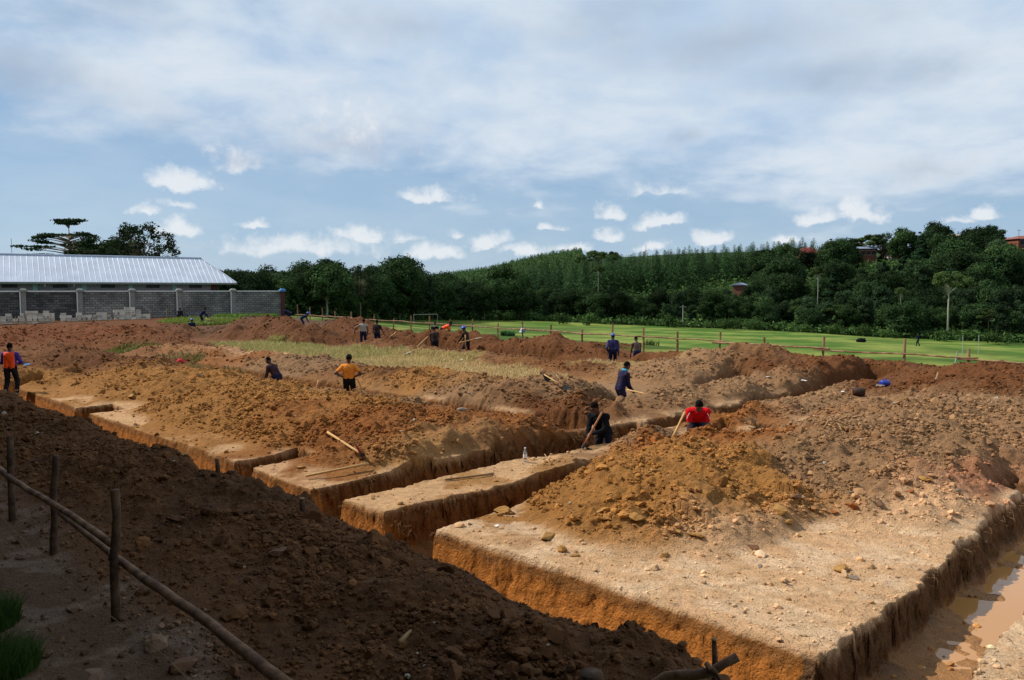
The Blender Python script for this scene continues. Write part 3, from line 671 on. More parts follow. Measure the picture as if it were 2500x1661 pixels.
def strip():
    r = np.random.default_rng(11); n = 260000
    u = r.uniform(-66, -15, n); v = r.uniform(17, 34, n); g, gr = grassmask(u, v)
    x, y = xy(u, v); k = (g > .35)&(mounds(u, v) < .22)&(np.abs(x) < .75*y)&(r.random(n) < .62); u, v, gr, y = u[k], v[k], gr[k], y[k]
    dry = np.array(srgb(206,178,128)); gn = np.array(srgb(112,130,52)); t = np.clip(gr*.55+r.normal(0, .2, len(u))-.05, 0, 1)[:, None]
    blades('dry_grass', u, v, r.uniform(.10, .30, len(u))*(.6+.5*np.clip(gr, 0, 1)), dry*(1-t)+gn*t, 'strip of grass going from green to straw yellow between the diggings', w=.016, seed=2)
    # sparse straw and roots on the flat tops
strip()
def tuft(px, py, n, rad, h, C, label, seed, z=0, w=.008):
    r = np.random.default_rng(seed); x, y = at(px, py, z); u0, v0 = uv(x, y); a = r.random(n)*6.283; q = np.sqrt(r.random(n))*rad
    C = np.array(C)[None]*r.uniform(.6, 1.3, (n, 1))
    blades('grass_tuft', u0+np.cos(a)*q, v0+np.sin(a)*q, r.uniform(.5, 1, n)*h, C, label, w=w, seed=seed)
tuft(-40, 1640, 2600, .42, .30, srgb(58,84,30), 'clump of fresh green grass beside the trodden path', 21, w=.006)
tuft(-75, 1530, 1800, .42, .36, srgb(58,84,30), 'taller green grass at the edge of the path', 22, w=.006)
tuft(1240, 818, 500, .5, .45, srgb(60,96,50), 'tall bluish green grass just outside the rail fence', 23, z=.0, w=.03)
tuft(1590, 838, 110, .5, .5, srgb(70,90,40), 'thin weed growing against the rail fence', 24, w=.02)
tuft(600, 777, 2500, 3.0, .5, srgb(96,124,50), 'green weeds along the foot of the block wall', 25, z=.45, w=.04)
tuft(505, 785, 4500, 4.0, .4, srgb(120,134,60), 'weeds around the diggers by the block wall', 26, z=.45, w=.04)
tuft(320, 862, 1200, 1.5, .22, srgb(110,116,56), 'thin green grass between the reddish heaps', 27, w=.02)
tuft(410, 882, 1200, 1.6, .22, srgb(120,112,66), 'faded grass beside the red cap', 28, w=.02)
tuft(560, 920, 1500, 1.6, .2, srgb(140,122,76), 'dry grass behind the tan clods', 29, w=.015)
# ------------------------------------------------------------ vegetation
def leaf_cloud(centers, radii, per, size, r, up=.35, tint=(.5, 1.2), flat=1.0, base=(.035,.075,.02), jitter=.35):
    Vs = []; Cs = []
    for c, rad, n in zip(centers, radii, per):
        d = r.normal(size=(n, 3)); d /= np.linalg.norm(d, axis=1)[:, None]; d[:, 2] = d[:, 2]*.9+.1
        q = rad*np.clip(r.normal(.86, .2, n), .15, 1.35)[:, None]; p = np.array(c)+d*q*np.array([1, 1, flat])
        nrm = d+r.normal(0, .55, (n, 3)); nrm[:, 2] += up; nrm /= np.linalg.norm(nrm, axis=1)[:, None]
        t = np.cross(nrm, r.normal(size=(n, 3))); t /= np.linalg.norm(t, axis=1)[:, None]; b = np.cross(nrm, t)
        s = size*r.uniform(.55, 1.3, n)[:, None]
        Vs.append(np.stack([p-t*s-b*s*.35, p+t*s*.2-b*s*.6, p+t*s+b*s*.3, p-t*s*.1+b*s*.65], 1))
        lobe = r.uniform(.75, 1.25); k = (r.uniform(*tint, n)*lobe)[:, None]
        col = np.array(base)[None]*k*1.15; col[:, 0] *= r.uniform(.8, 1.35, n)
        Cs.append(np.repeat(col[:, None], 4, 1))
    V = np.concatenate(Vs).reshape(-1, 3); C = np.concatenate(Cs).reshape(-1, 3)
    q = np.arange(len(V)).reshape(-1, 4); return V, q, C
def tree_proto(seed, kind):
    r = np.random.default_rng(seed); h = 1.0; mb = MB(); cs = []; rs = []
    if kind == 'round': nl, cw, c0, c1, lr = 17, .36, .30, .86, .155
    elif kind == 'bushy': nl, cw, c0, c1, lr = 22, .44, .14, .84, .17
    elif kind == 'tall': nl, cw, c0, c1, lr = 15, .20, .30, .92, .115
    elif kind == 'umbrella': nl, cw, c0, c1, lr = 16, .55, .70, .90, .12
    elif kind == 'open': nl, cw, c0, c1, lr = 64, .48, .44, .94, .066
    elif kind == 'tiered': nl, cw, c0, c1, lr = 84, .5, .42, .86, .085
    elif kind == 'cone': nl, cw, c0, c1, lr = 16, .17, .18, .97, .095
    for i in range(nl):
        t = (i+.5)/nl; z = c0+(c1-c0)*t; a = i*2.4+r.uniform(-.4, .4)
        if kind in ('round', 'bushy'): w = cw*math.sqrt(max(0, 1-((t-.42)/.66)**2))
        elif kind in ('umbrella',): w = cw*math.sqrt(max(.02, 1-t**2))
        elif kind == 'open': w = cw*math.sqrt(max(.05, 1-((t-.35)/.68)**2))
        elif kind == 'cone': w = cw*(1.06-t)**.9
        elif kind == 'tiered': z = (.45, .52, .60, .68, .75, .82, .985)[i % 7]; w = (.52, .55, .50, .52, .40, .30, .10)[i % 7]
        else: w = cw*(1-.4*t)
        q = w*math.sqrt(r.uniform(.2, 1)) if kind != 'cone' else w*r.uniform(.2, .75)
        cs.append((q*math.cos(a), q*math.sin(a), z+r.uniform(-.03, .03))); rs.append(lr*r.uniform(.7, 1.3)*((1.15-t) if kind == 'cone' else 1))
    tw = .018
    base = [(0,0,-.03),(r.uniform(-.01,.01),r.uniform(-.01,.01),c0*.5),(r.uniform(-.02,.02),r.uniform(-.02,.02),c0*1.0),(r.uniform(-.02,.02),r.uniform(-.02,.02),(c0+c1)/2)]
    mb.tube(base, [tw*1.3, tw, tw*.8, tw*.35], 7)
    if kind == 'tiered': mb.tube([base[3], (0, 0, .99)], [tw*.5, tw*.15], 5)
    for i in range(0, nl, 1 if kind in ('open', 'umbrella', 'tiered') else 2):
        c = cs[i]; z0 = c0*r.uniform(.7, 1.1) if kind != 'tiered' else c[2]-.03; s = (base[2][0]*.8, base[2][1]*.8, min(z0, c[2]-.05)); md = (c[0]*.45, c[1]*.45, s[2]+(c[2]-s[2])*.62)
        mb.tube([s, md, c], [tw*.5, tw*.3, tw*.08], 5, False)
    size = {'round': .022, 'bushy': .023, 'tall': .020, 'umbrella': .020, 'open': .015, 'tiered': .014, 'cone': .019}[kind]
    n = {'round': 560, 'bushy': 560, 'tall': 460, 'umbrella': 420, 'open': 52, 'tiered': 60, 'cone': 430}[kind]
    cols = {'round': (.030,.060,.018), 'bushy': (.024,.050,.016), 'tall': (.030,.058,.024), 'umbrella': (.045,.075,.022), 'open': (.030,.052,.020), 'tiered': (.032,.062,.022), 'cone': (.018,.045,.018)}[kind]
    V, q, C = leaf_cloud(cs, rs, [int(n*(x/lr)**1.6)+30 for x in rs], size, r, flat=.45 if kind == 'umbrella' else .16 if kind == 'tiered' else (.7 if kind == 'open' else .85), base=cols)
    crown = mesh_np('crown_'+kind, V, [q], M_leaf, C); trunk = mb.mesh('trunk_'+kind, M_bark, True)
    return crown, trunk
PROTO = {k: [tree_proto(100+i*7+j, k) for j in range(n)] for i, (k, n) in enumerate([('round', 4), ('bushy', 3), ('tall', 3), ('umbrella', 2), ('open', 2), ('cone', 3), ('tiered', 1)])}
trnd = random.Random(5)
def tree(name, kind, x, y, h, label, cat, group=None, wide=1.0, z=None, variant=None, bark=None):
    z = base1(x, y) if z is None else z; p = PROTO[kind]; cr, tk = p[trnd.randrange(len(p)) if variant is None else variant]
    e = empty(name, (x, y, z-.05), trnd.uniform(0, 6.28), label, cat, group); e.scale = (h*wide, h*wide, h)
    link('crown', cr, e)
    t = link('trunk', tk, e)
    if bark: t.data = tk.copy(); t.data.materials.clear(); t.data.materials.append(bark)
    return e
def ztop(py, D): return H+(708-py)/F*D
SK = [(540,665),(600,668),(650,662),(700,664),(740,655),(765,640),(800,636),(840,655),(880,668),(905,662),(935,655),(960,632),(985,632),(1010,650),(1050,664),(1090,672),(1130,682),(1170,688),(1200,672),(1225,650),(1250,665),(1280,690),(1330,702),(1500,706),(1600,695),(1700,690),(1800,700),(1900,690),(2000,700),(2200,720),(2500,720)]
# wood on the left of the field: three rows
for row, (dd, off) in enumerate(((0, 14), (14, 6), (30, -2))):
    px = 545+row*9
    while px < 1290:
        a = (px-1250)/F; D = interp(a, DSp)+dd+trnd.uniform(-3, 3); x, y = atD(px, D); zt = ztop(interp(px, SK)+off+trnd.uniform(-6, 10), D); zb = base1(x, y)
        h = max(5, zt-zb); kd = trnd.choice(['bushy', 'bushy', 'round', 'round', 'tall'])
        tree('broadleaf_tree', kd, x, y, h*1.04, 'dense dark broadleaf tree in the wood beyond the left end of the field', 'tree', 'broadleaf trees of the wood left of the field', wide=trnd.uniform(.78, 1.05) if kd != 'tall' else 1.3)
        px += trnd.uniform(20, 31)*(1 if row < 2 else 1.25)
for px, D, py, kd, w, lb in [(798,106,642,'round',1.0,'tall broad tree with a pale forked trunk just behind the rail fence'),(975,132,632,'round',.8,'rounded tree standing highest above the wood left of centre'),(935,133,655,'tall',1.2,'slim tree leaning out beside the highest rounded tree'),
                           (1228,176,646,'round',.95,'dark tree standing before the pale far plantation'),(880,118,652,'open',.7,'thin topped tree poking out of the left wood'),(560,104,662,'tall',1.4,'dark tree rising directly behind the end of the long roof'),(575,112,660,'tall',1.2,'pointed dark tree just right of the roof end')]:
    x, y = atD(px, D); zb = base1(x, y); tree('broadleaf_tree', kd, x, y, (ztop(py, D)-zb)*1.05, lb, 'tree', wide=w, bark=M_pale if px == 798 else None, variant=0)
# tree line along the far edge of the field
px = 1290
while px < 2580:
    a = (px-1250)/F; D = interp(a, DSp)+trnd.uniform(4, 11); x, y = atD(px, D); h = trnd.uniform(4.6, 7.6); kd = trnd.choice(['round', 'umbrella', 'bushy', 'round', 'tall'])
    if kd == 'umbrella': h *= .9
    tree('broadleaf_tree', kd, x, y, h, 'broadleaf tree of the row along the far edge of the green field', 'tree', 'trees along the far edge of the field', wide=trnd.uniform(.8, 1.05))
    px += trnd.uniform(26, 46)
px = 1300
while px < 2580:
    a = (px-1250)/F; D = interp(a, DSp)+trnd.uniform(16, 30); x, y = atD(px, D); h = trnd.uniform(5.2, 7.8)+(1.5 if px > 2050 else 0); kd = trnd.choice(['round', 'bushy', 'bushy', 'tall'])
    tree('broadleaf_tree', kd, x, y, h, 'dark broadleaf tree behind the front row at the foot of the hill', 'tree', 'trees at the foot of the hill', wide=trnd.uniform(.85, 1.1))
    px += trnd.uniform(24, 40)
# right-hand hillside
n = 0
while n < 140:
    px = trnd.uniform(1840, 2600); a = (px-1250)/F; ds = interp(a, DSp); dr = interp(a, DRG); t = trnd.random()**.8; D = ds+30+(dr+14-ds-30)*t
    if px < 1980 and D < 215 and trnd.random() < .4: continue
    if any(abs(px-hx) < hw and hd-60 < D < hd+4 for hx, hd, hw in ((1968,262,46),(2108,258,42),(2182,256,38),(2488,214,40))): continue
    x, y = atD(px, D); kd = trnd.choice(['cone', 'cone', 'round', 'bushy', 'bushy', 'tall']); h = trnd.uniform(6, 12)*(.72 if t > .7 else 1)
    tree('hillside_tree', kd, x, y, h, 'dark tree among many on the slope of the right hand hill', 'tree', 'trees on the right hand hillside', wide=trnd.uniform(.85, 1.1) if kd != 'cone' else 1.25); n += 1
for px, D, py, kd, w, lb in [(2283,245,548,'round',.9,'large dome shaped tree standing alone on the hill crest'),(2205,250,562,'round',.9,'leafy crest tree with a thin top beside the pale house'),(2120,262,578,'umbrella',1.0,'small flat crowned tree on the crest beside the red house'),
                           (2150,258,574,'open',.8,'open crowned tree on the crest above the brick house'),(2070,270,590,'umbrella',.8,'little umbrella tree on the skyline left of the brick house'),(2420,225,560,'tall',1.2,'pointed tree on the crest near the right edge'),
                           (1455,300,616,'umbrella',1.0,'flat topped tree above the plantation skyline'),(1495,300,618,'umbrella',.6,'smaller flat topped tree on the plantation skyline')]:
    x, y = atD(px, D); zb = base1(x, y); tree('hillside_tree', kd, x, y, (ztop(py, D)-zb)*1.08, lb, 'tree', wide=w, variant=1)
for px, D, pb, pt, kd, w, lb in [(2315,128,803,660,'umbrella',.62,'lone umbrella tree with a straight pale trunk at the edge of the field'),(1995,158,740,650,'umbrella',.5,'dead looking tree with a tall white trunk on the slope'),(1460,172,712,648,'umbrella',.5,'tree with a bare white forked trunk before the plantation'),
                               (2198,140,770,700,'umbrella',.5,'small tree with a thin pale stem on the lower slope')]:
    x, y = atD(px, D); zb = ztop(pb, D); tree('pale_trunk_tree', kd, x, y, (ztop(pt, D)-zb)*1.05, lb, 'tree', wide=w, z=zb, bark=M_pale, variant=0)
# trees behind the long building
for px, D, py, kd, w, vr, lb in [(175,130,552,'tiered',.98,0,'tiered umbrella tree rising behind the long metal roof'),(342,128,556,'open',.95,0,'open branched tree against the white cloud behind the roof'),(265,140,590,'bushy',.9,0,'dark low tree between the two tall trees behind the roof'),
                               (235,150,600,'bushy',.9,1,'low dark tree behind the roof beside the tiered tree'),(310,142,592,'round',.7,1,'small dark round tree under the open branched tree')]:
    x, y = atD(px, D); zb = base1(x, y); tree('tall_tree', kd, x, y, (ztop(py, D)-zb)*1.07, lb, 'tree', wide=w, variant=vr)
    if px == 170:
        for dz, ww in ((.72, .9), (.60, 1.1), (.5, .95)):
            e = COL.objects[-1]
# plantation of conical trees
def conifer(seed):
    r = np.random.default_rng(seed); V = []; C = []; n = 1500
    z = r.random(n)**.8; rad = .19*(1-z)**.8+.008; a = r.random(n)*6.283; q = rad*np.clip(r.normal(.8, .25, n), .1, 1.2)*(1+.25*np.sin(a*5+z*30))
    p = np.stack([q*np.cos(a), q*np.sin(a), .08+.92*z], 1); d = np.stack([np.cos(a), np.sin(a), np.full(n, -.35+.9*0)], 1); d[:, 2] += r.normal(.25, .4, n)
    d /= np.linalg.norm(d, axis=1)[:, None]; t = np.cross(d, [0, 0, 1]); t /= np.linalg.norm(t, axis=1)[:, None]; s = (.034*r.uniform(.6, 1.4, n)*(1.2-z))[:, None]
    V = np.stack([p-t*s*.6, p+d*s*.2-t*0, p+t*s*.6, p+d*s*1.9], 1).reshape(-1, 3); col = np.array((.068,.135,.048))[None]*r.uniform(.55, 1.35, (n, 1)); C = np.repeat(col, 4, 0)
    mb = MB(); mb.tube([(0,0,-.02),(0,0,.9)], [.012,.003], 5); V2 = np.concatenate(mb.v); 
    Vv = np.concatenate([V, V2]); Cc = np.concatenate([C, np.tile(np.array(srgb(90,76,58)), (len(V2), 1))])
    q = np.arange(len(V)).reshape(-1, 4); f = [np.concatenate([q, np.array(mb.f[4])+len(V)])]
    return mesh_np('conifer', Vv, f, M_leaf, Cc)
CON = [conifer(i) for i in range(5)]
cnt = 0
for row in range(10):
    D = 222+row*12.2
    px = 1292+max(0, row-4)*7+trnd.uniform(-6, 6)
    while px < 1990 and cnt < 299:
        if D > 214+(px-1290)/700*34:
            x, y = atD(px, D+trnd.uniform(-2, 2)); h = trnd.uniform(9.8, 12.4); o = link('plantation_tree', CON[trnd.randrange(5)], None, (x, y, base1(x, y)), (0, 0, trnd.uniform(0, 6)))
            o.scale = (h*1.25, h*1.25, h); tag(o, 'slender conical tree in the dense dark plantation on the hill', 'tree', 'conical trees of the hill plantation'); cnt += 1
        px += (3.9+.010*(D-222))/D*F*trnd.uniform(.88, 1.12)
print('plantation', cnt)
def stuffcones():
    r = np.random.default_rng(9); Vs = []; Cs = []
    n = 2600; px = r.uniform(1020, 1420, n); D = np.round(r.uniform(520, 760, n)/9)*9; x = (px-1250)/F*D; z = T(x, D)
    for i in range(n):
        h = r.uniform(8, 12); k = 34; t = r.random(k)**.8; a = r.random(k)*6.283; q = h*.17*(1-t)**.8
        p = np.stack([x[i]+q*np.cos(a), D[i]+q*np.sin(a), z[i]+h*(.1+.9*t)], 1); s = (h*.11*(1.15-t))[:, None]; d = np.stack([np.cos(a), np.sin(a), 0*a+.5], 1); tt = np.stack([-np.sin(a), np.cos(a), 0*a], 1)
        Vs.append(np.stack([p-tt*s, p-d*s*.4, p+tt*s, p+d*s*1.3+np.array([0, 0, .3])], 1)); c = np.array((.11,.19,.065))*r.uniform(.65, 1.25, (k, 1)); Cs.append(np.repeat(c[:, None], 4, 1))
    V = np.concatenate(Vs).reshape(-1, 3); C = np.concatenate(Cs).reshape(-1, 3)
    tag(link('far_plantation', mesh_np('far_plantation', V, [np.arange(len(V)).reshape(-1, 4)], M_leaf, C)), 'pale green plantation of young trees on the farthest hill', 'plantation', kind='stuff')
stuffcones()
def undergrowth():
    r = np.random.default_rng(13); n = 26000; px = r.uniform(1180, 2620, n); a = (px-1250)/F; ds = interp(a, DSp); dr = interp(a, DRG)
    D = ds+2+(dr-ds)*r.random(n)**1.7; x = a*D; z = T(x, D); hmax = ss(ds, ds+12, D)
    cs = np.stack([x, D, z+r.random(n)*(.5+1.9*hmax)], 1); Vs = []; m = 4
    p = cs[:, None]+r.normal(0, .45, (n, m, 3)); p = p.reshape(-1, 3); k = len(p); nr = r.normal(size=(k, 3)); nr[:, 2] += .8; nr[:, 1] -= .3; nr /= np.linalg.norm(nr, axis=1)[:, None]
    t = np.cross(nr, r.normal(size=(k, 3))); t /= np.linalg.norm(t, axis=1)[:, None]; b = np.cross(nr, t); s = r.uniform(.15, .5, (k, 1))
    V = np.stack([p-t*s-b*s*.3, p-b*s*.6+t*s*.3, p+t*s+b*s*.2, p+b*s*.6], 1).reshape(-1, 3)
    tint = .6+.9*fbm(p[:, 0]/7, p[:, 1]/7, 91, 3); col = np.array((.06,.11,.03))[None]*(tint*r.uniform(.6, 1.3, k))[:, None]
    tag(link('undergrowth', mesh_np('undergrowth', V, [np.arange(len(V)).reshape(-1, 4)], M_leaf, np.repeat(col, 4, 0))), 'low bushes and weeds covering the hill and the field margin', 'undergrowth', kind='stuff')
    # shrubs at the foot of the left wood
    n = 9000; px = r.uniform(690, 1300, n); a = (px-1250)/F; ds = interp(a, DSp); D = ds-4+r.random(n)*12; x = a*D; z = T(x, D)
    p = np.stack([x, D, z+r.random(n)**1.3*2.0], 1); k = n; nr = r.normal(size=(k, 3)); nr[:, 2] += .8; nr /= np.linalg.norm(nr, axis=1)[:, None]
    t = np.cross(nr, r.normal(size=(k, 3))); t /= np.linalg.norm(t, axis=1)[:, None]; b = np.cross(nr, t); s = r.uniform(.12, .4, (k, 1))
    V = np.stack([p-t*s-b*s*.3, p-b*s*.6+t*s*.3, p+t*s+b*s*.2, p+b*s*.6], 1).reshape(-1, 3); col = np.array((.04,.078,.022))[None]*r.uniform(.5, 1.4, (k, 1))
    tag(link('shrubbery', mesh_np('shrubbery', V, [np.arange(len(V)).reshape(-1, 4)], M_leaf, np.repeat(col, 4, 0))), 'leafy shrubs at the foot of the left wood', 'shrubs', kind='stuff')
undergrowth()
def bush(x, y, w, h, label, seed, base=(.05,.10,.025), name='bush', group=None):
    r = np.random.default_rng(seed); cs = [(r.uniform(-w, w)*.6, r.uniform(-w, w)*.6, h*r.uniform(.3, .7)) for _ in range(7)]
    V, q, C = leaf_cloud(cs, [h*.42]*7, [110]*7, .16, r, base=base); o = link(name, mesh_np(name, V, [q], M_leaf, C), None, (x, y, base1(x, y))); tag(o, label, 'bush', group); return o
for i, (px, D) in enumerate([(1240,166),(1370,152),(1440,150),(1780,140),(1840,141),(1950,138),(2110,134),(2165,133),(2440,121),(2290,128),(2040,137),(1640,148)]):
    bush(*atD(px, D), trnd.uniform(1.5, 2.6), trnd.uniform(1.5, 2.4), 'low round bush where the green field meets the trees', 60+i, group='bushes on the field margin')
def banana(x, y, h, label, seed):
    r = random.Random(seed); e = empty('banana_plant', (x, y, base1(x, y)), 0, label, 'banana plant', 'banana plants on the slope'); MB().tube([(0,0,0),(0,0,h*.55)], [.14,.1], 7).build('stem', M_grn, e)
    for k in range(8):
        a = k*.8+r.random(); mb = MB(); pts = []; L_ = h*.6
        for t in np.linspace(0, 1, 6): pts.append((math.cos(a)*L_*t*.75, math.sin(a)*L_*t*.75, h*.5+L_*(.95*t-.75*t*t)))
        V = []; 
        for i, p in enumerate(pts):
            w = .28*math.sin(math.pi*min(.97, .08+i/5)); V += [(p[0]-math.sin(a)*w, p[1]+math.cos(a)*w, p[2]-.05), (p[0], p[1], p[2]+.03), (p[0]+math.sin(a)*w, p[1]-math.cos(a)*w, p[2]-.05)]
        Fs = []
        for i in range(5): Fs += [(3*i, 3*i+1, 3*i+4, 3*i+3), (3*i+1, 3*i+2, 3*i+5, 3*i+4)]
        mb.add(V, Fs).build('leaf', M_grn, e)
M_grn = mat('banana_leaf', (.07,.16,.05), rough=.5, var=.2, bump=0, trans=.2)
for i, (px, D) in enumerate([(1935,162),(1925,158),(2030,158),(2140,146),(2340,146),(2430,140),(2455,138),(2300,140)]): banana(*atD(px, D), trnd.uniform(3.2, 4.5), 'banana plant with broad arching leaves on the lower slope', i)
# ------------------------------------------------------------ the building the photo is taken from (its shade lies over the near heap)
M_plaster = mat('grey_plaster', srgb(120,112,104), rough=.9, var=.15, scale=1.2, bump=.2, bscale=12)
M_sheet = mat('roof_sheet', srgb(172,180,194), rough=.5, var=.16, scale=.7, bump=0, spec=.5, metal=.0)
def own_building():
    x, y = xy(-22, -6); e = empty('building', (x, y, 0), -math.pi/4, 'long plastered building behind the viewpoint shading the near heap', 'building')
    HB = SHADE_H
    MB().box((0, -1, HB/2), (84, 9.0, HB)).build('wall', M_plaster, e)
    MB().box((0, 1.2, HB+.15), (86, 13.4, .3)).box((0, 7.75, HB+.1), (86, .1, .5)).build('roof', M_sheet, e)
    MB().box((22, 5.0, 1.62), (12, 1.8, .16)).build('balcony', M_plaster, e)
SHADE_H = 9.75
own_building()
# ------------------------------------------------------------ block wall and the long building behind it
M_conc = mat('pale_concrete', srgb(128,127,120), rough=.85, var=.2, scale=3, bump=.3, bscale=20)
M_coping = mat('coping_concrete', srgb(196,198,194), rough=.8, var=.1, scale=3, bump=.2, bscale=20)
M_teal = mat('teal_paint', srgb(140,180,182), rough=.7, var=.1, scale=1, bump=.05)
M_mauve = mat('mauve_plaster', srgb(132,126,132), rough=.8, var=.15, scale=1, bump=.1)
M_maroon = mat('maroon_paint', srgb(84,34,34), rough=.7, var=.15, scale=2, bump=.1)
M_dark = mat('dark_opening', (.012,.012,.014), rough=.4, var=.1, bump=0)
M_bluecap = mat('blue_paint', srgb(62,112,160), rough=.6, var=.15, bump=.05)
def brickmat(name, c1, c2, mo_):
    m = bpy.data.materials.new(name); m.use_nodes = True; N = m.node_tree.nodes; L = m.node_tree.links; b = N['Principled BSDF']; b.inputs['Roughness'].default_value = .9
    tc = N.new('ShaderNodeTexCoord'); sp = N.new('ShaderNodeSeparateXYZ'); cb = N.new('ShaderNodeCombineXYZ'); L.new(tc.outputs['Object'], sp.inputs[0]); L.new(sp.outputs[0], cb.inputs[0]); L.new(sp.outputs[2], cb.inputs[1])
    br = N.new('ShaderNodeTexBrick'); L.new(cb.outputs[0], br.inputs[0]); br.inputs['Scale'].default_value = 1; br.inputs['Brick Width'].default_value = .46; br.inputs['Row Height'].default_value = .225
    br.inputs['Mortar Size'].default_value = .022; br.inputs['Mortar Smooth'].default_value = .3; br.inputs['Bias'].default_value = -.1
    br.inputs['Color1'].default_value = c1+(1,); br.inputs['Color2'].default_value = c2+(1,); br.inputs['Mortar'].default_value = mo_+(1,)
    n = N.new('ShaderNodeTexNoise'); L.new(tc.outputs['Object'], n.inputs[0]); n.inputs['Scale'].default_value = .55; n.inputs['Detail'].default_value = 6
    mr = N.new('ShaderNodeMapRange'); L.new(n.outputs[0], mr.inputs[0]); mr.inputs[1].default_value = .3; mr.inputs[2].default_value = .7; mr.inputs[3].default_value = .5; mr.inputs[4].default_value = 1.35
    sc = N.new('ShaderNodeVectorMath'); sc.operation = 'SCALE'; L.new(br.outputs[0], sc.inputs[0]); L.new(mr.outputs[0], sc.inputs['Scale']); L.new(sc.outputs[0], b.inputs['Base Color'])
    bp = N.new('ShaderNodeBump'); bp.invert = True; bp.inputs['Strength'].default_value = .6; bp.inputs['Distance'].default_value = .02; L.new(br.outputs['Fac'], bp.inputs['Height']); L.new(bp.outputs[0], b.inputs['Normal'])
    return m
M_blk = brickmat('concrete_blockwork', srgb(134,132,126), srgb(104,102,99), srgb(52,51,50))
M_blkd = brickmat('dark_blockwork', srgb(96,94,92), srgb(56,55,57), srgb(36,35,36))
WX, WY = -25.2, 85.0; WA = math.atan2(-.54, -.84); WR = math.atan2(.54, .84)    # wall runs from its right end towards the camera's left
def Wp(t, off=0): return (WX-.84*t-.54*off, WY-.54*t+.84*off)
def wall_t(px):
    a = (px-1250)/F; return (WX-a*WY)/(.84-.54*a)
def boundary():
    z0 = .35; x, y = Wp(0); e = empty('boundary_wall', (x, y, z0), WR, 'weathered grey concrete block wall with pale coping and capped pillars', 'wall')
    top = H-.20-z0; ts = [wall_t(p) for p in (690, 570, 439, 325, 198, 60, -90, -250)]
    for i in range(len(ts)-1):
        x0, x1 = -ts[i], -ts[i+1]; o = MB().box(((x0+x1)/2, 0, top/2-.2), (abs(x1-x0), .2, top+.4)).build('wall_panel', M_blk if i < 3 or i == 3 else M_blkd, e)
        MB().box(((x0+x1)/2, 0, top+.06), (abs(x1-x0)+.1, .34, .13)).build('coping', M_coping, e)
    for i, t in enumerate(ts):
        m_ = M_maroon if i == 0 else M_conc; cp = M_bluecap if i == 0 else M_conc
        p = MB().box((-t, -.06, top/2-.2), (.38, .42, top+.42)).build('pillar', m_, e)
        MB().box((-t, -.06, top+.10), (.64, .64, .16)).box((-t, -.06, top+.265), (.62, .62, .17), taper=.45).build('pillar_cap', cp, p)
        if i: MB().box((-t-.27, -.3, top/2-.15), (.10, .12, top+.3)).build('mortar_edge', M_coping, p)
    # return of the same wall seen through the far side
    for t, off in ((-1.9, 9.0), (1.6, 9.0)):
        x, y = Wp(t, off); q = empty('gate_pillar', (x, y, z0-.2), WR, 'far gate pillar with blue cap showing over the wall' if off > 8 and t < 0 else 'far gate pillar with pale cap showing over the wall', 'pillar')
        MB().box((0, 0, 1.35), (.45, .45, 2.7)).build('shaft', M_maroon, q); MB().box((0, 0, 2.78), (.9, .62, .16)).box((0, 0, 2.96), (.85, .6, .2), taper=.5).build('cap', M_bluecap if t < 0 else M_conc, q)
boundary()
def long_building():
    x, y = Wp(3.25, 6); e = empty('long_building', (x, y, .3), WR, 'long low building with ribbed silver metal roof and teal mauve walls', 'building')
    L_ = 62; ez = H+(708-691)/F*88.3-.3; rz = H+(708-632)/F*91-.3; hp = 2.75; dp = 10
    # roof surfaces: local x runs to the left (negative), y away
    V = [(0,0,ez),(-L_,0,ez),(-L_,dp/2,rz),(-hp,dp/2,rz),(0,dp,ez),(-L_,dp,ez)]
    rm = MB().add(V, [(0,3,2,1),(3,4,5,2),(0,4,3)])
    ro = rm.build('roof', M_sheet, e)
    rb = MB(); n = int(L_/.5); sl = (rz-ez)/(dp/2)
    for i in range(1, n):
        xx = -i*.5; yt = dp/2 if xx < -hp else dp/2*(-xx/hp); w = .055
        a = (xx-w, -.03, ez-.03*sl+.0); zt = ez+sl*yt
        rb.add([(xx-.04,-.03,ez-.02),(xx-.015,-.03,ez+.008),(xx+.015,-.03,ez+.008),(xx+.04,-.03,ez-.02),(xx-.04,yt,zt),(xx-.015,yt,zt+.02),(xx+.015,yt,zt+.02),(xx+.04,yt,zt)], [(0,1,5,4),(1,2,6,5),(2,3,7,6),(0,3,2,1)])
    rb.build('roof_rib', M_sheet, ro)['kind'] = 'stuff'
    rc = MB(); rc.tube([(-L_, dp/2, rz+.04), (-hp, dp/2, rz+.04)], .10, 8); rc.tube([(-hp, dp/2, rz+.03), (0, 0, ez+.03)], .07, 6); rc.build('ridge_cap', M_sheet, ro)
    MB().box((-L_/2, -.06, ez-.09), (L_+.1, .14, .18)).build('gutter', M_conc, e)
    MB().box((-L_/2-.9, dp/2, ez/2-.05), (L_-2.6, dp-2.0, ez-.1)).build('wall', M_teal, e)
    xs = 2.3; k = 0
    while xs < L_-4:
        MB().box((-(xs+1.9), .98, ez-.62), (3.9, .06, .72)).build('wall_bay', M_mauve, e)
        w_ = MB().box((-(xs+1.9), .93, ez-.42), (1.3, .06, .32)).build('window', M_dark, e); xs += 4.35; k += 1
    MB().box((-2.3, 1.0, ez/2), (.5, .3, ez-.1)).build('corner_column', M_maroon, e)
    for px in (218, 143):
        t = wall_t(px)-3.25+.8; MB().tube([(-t, -.1, ez-.15), (-t, -.1, ez-.4), (-t-.5, .8, ez-.85), (-t-.5, .85, 0)], .06, 8).build('drain_pipe', M_conc, e)
long_building()
MB().tube([(0,0,0),(0,0,2.2)], .02, 5).build('aerial', M_iron, empty('aerial_mast', (*atD(35, 84), 6.6), 0, 'thin aerial standing above the long metal roof', 'aerial'))
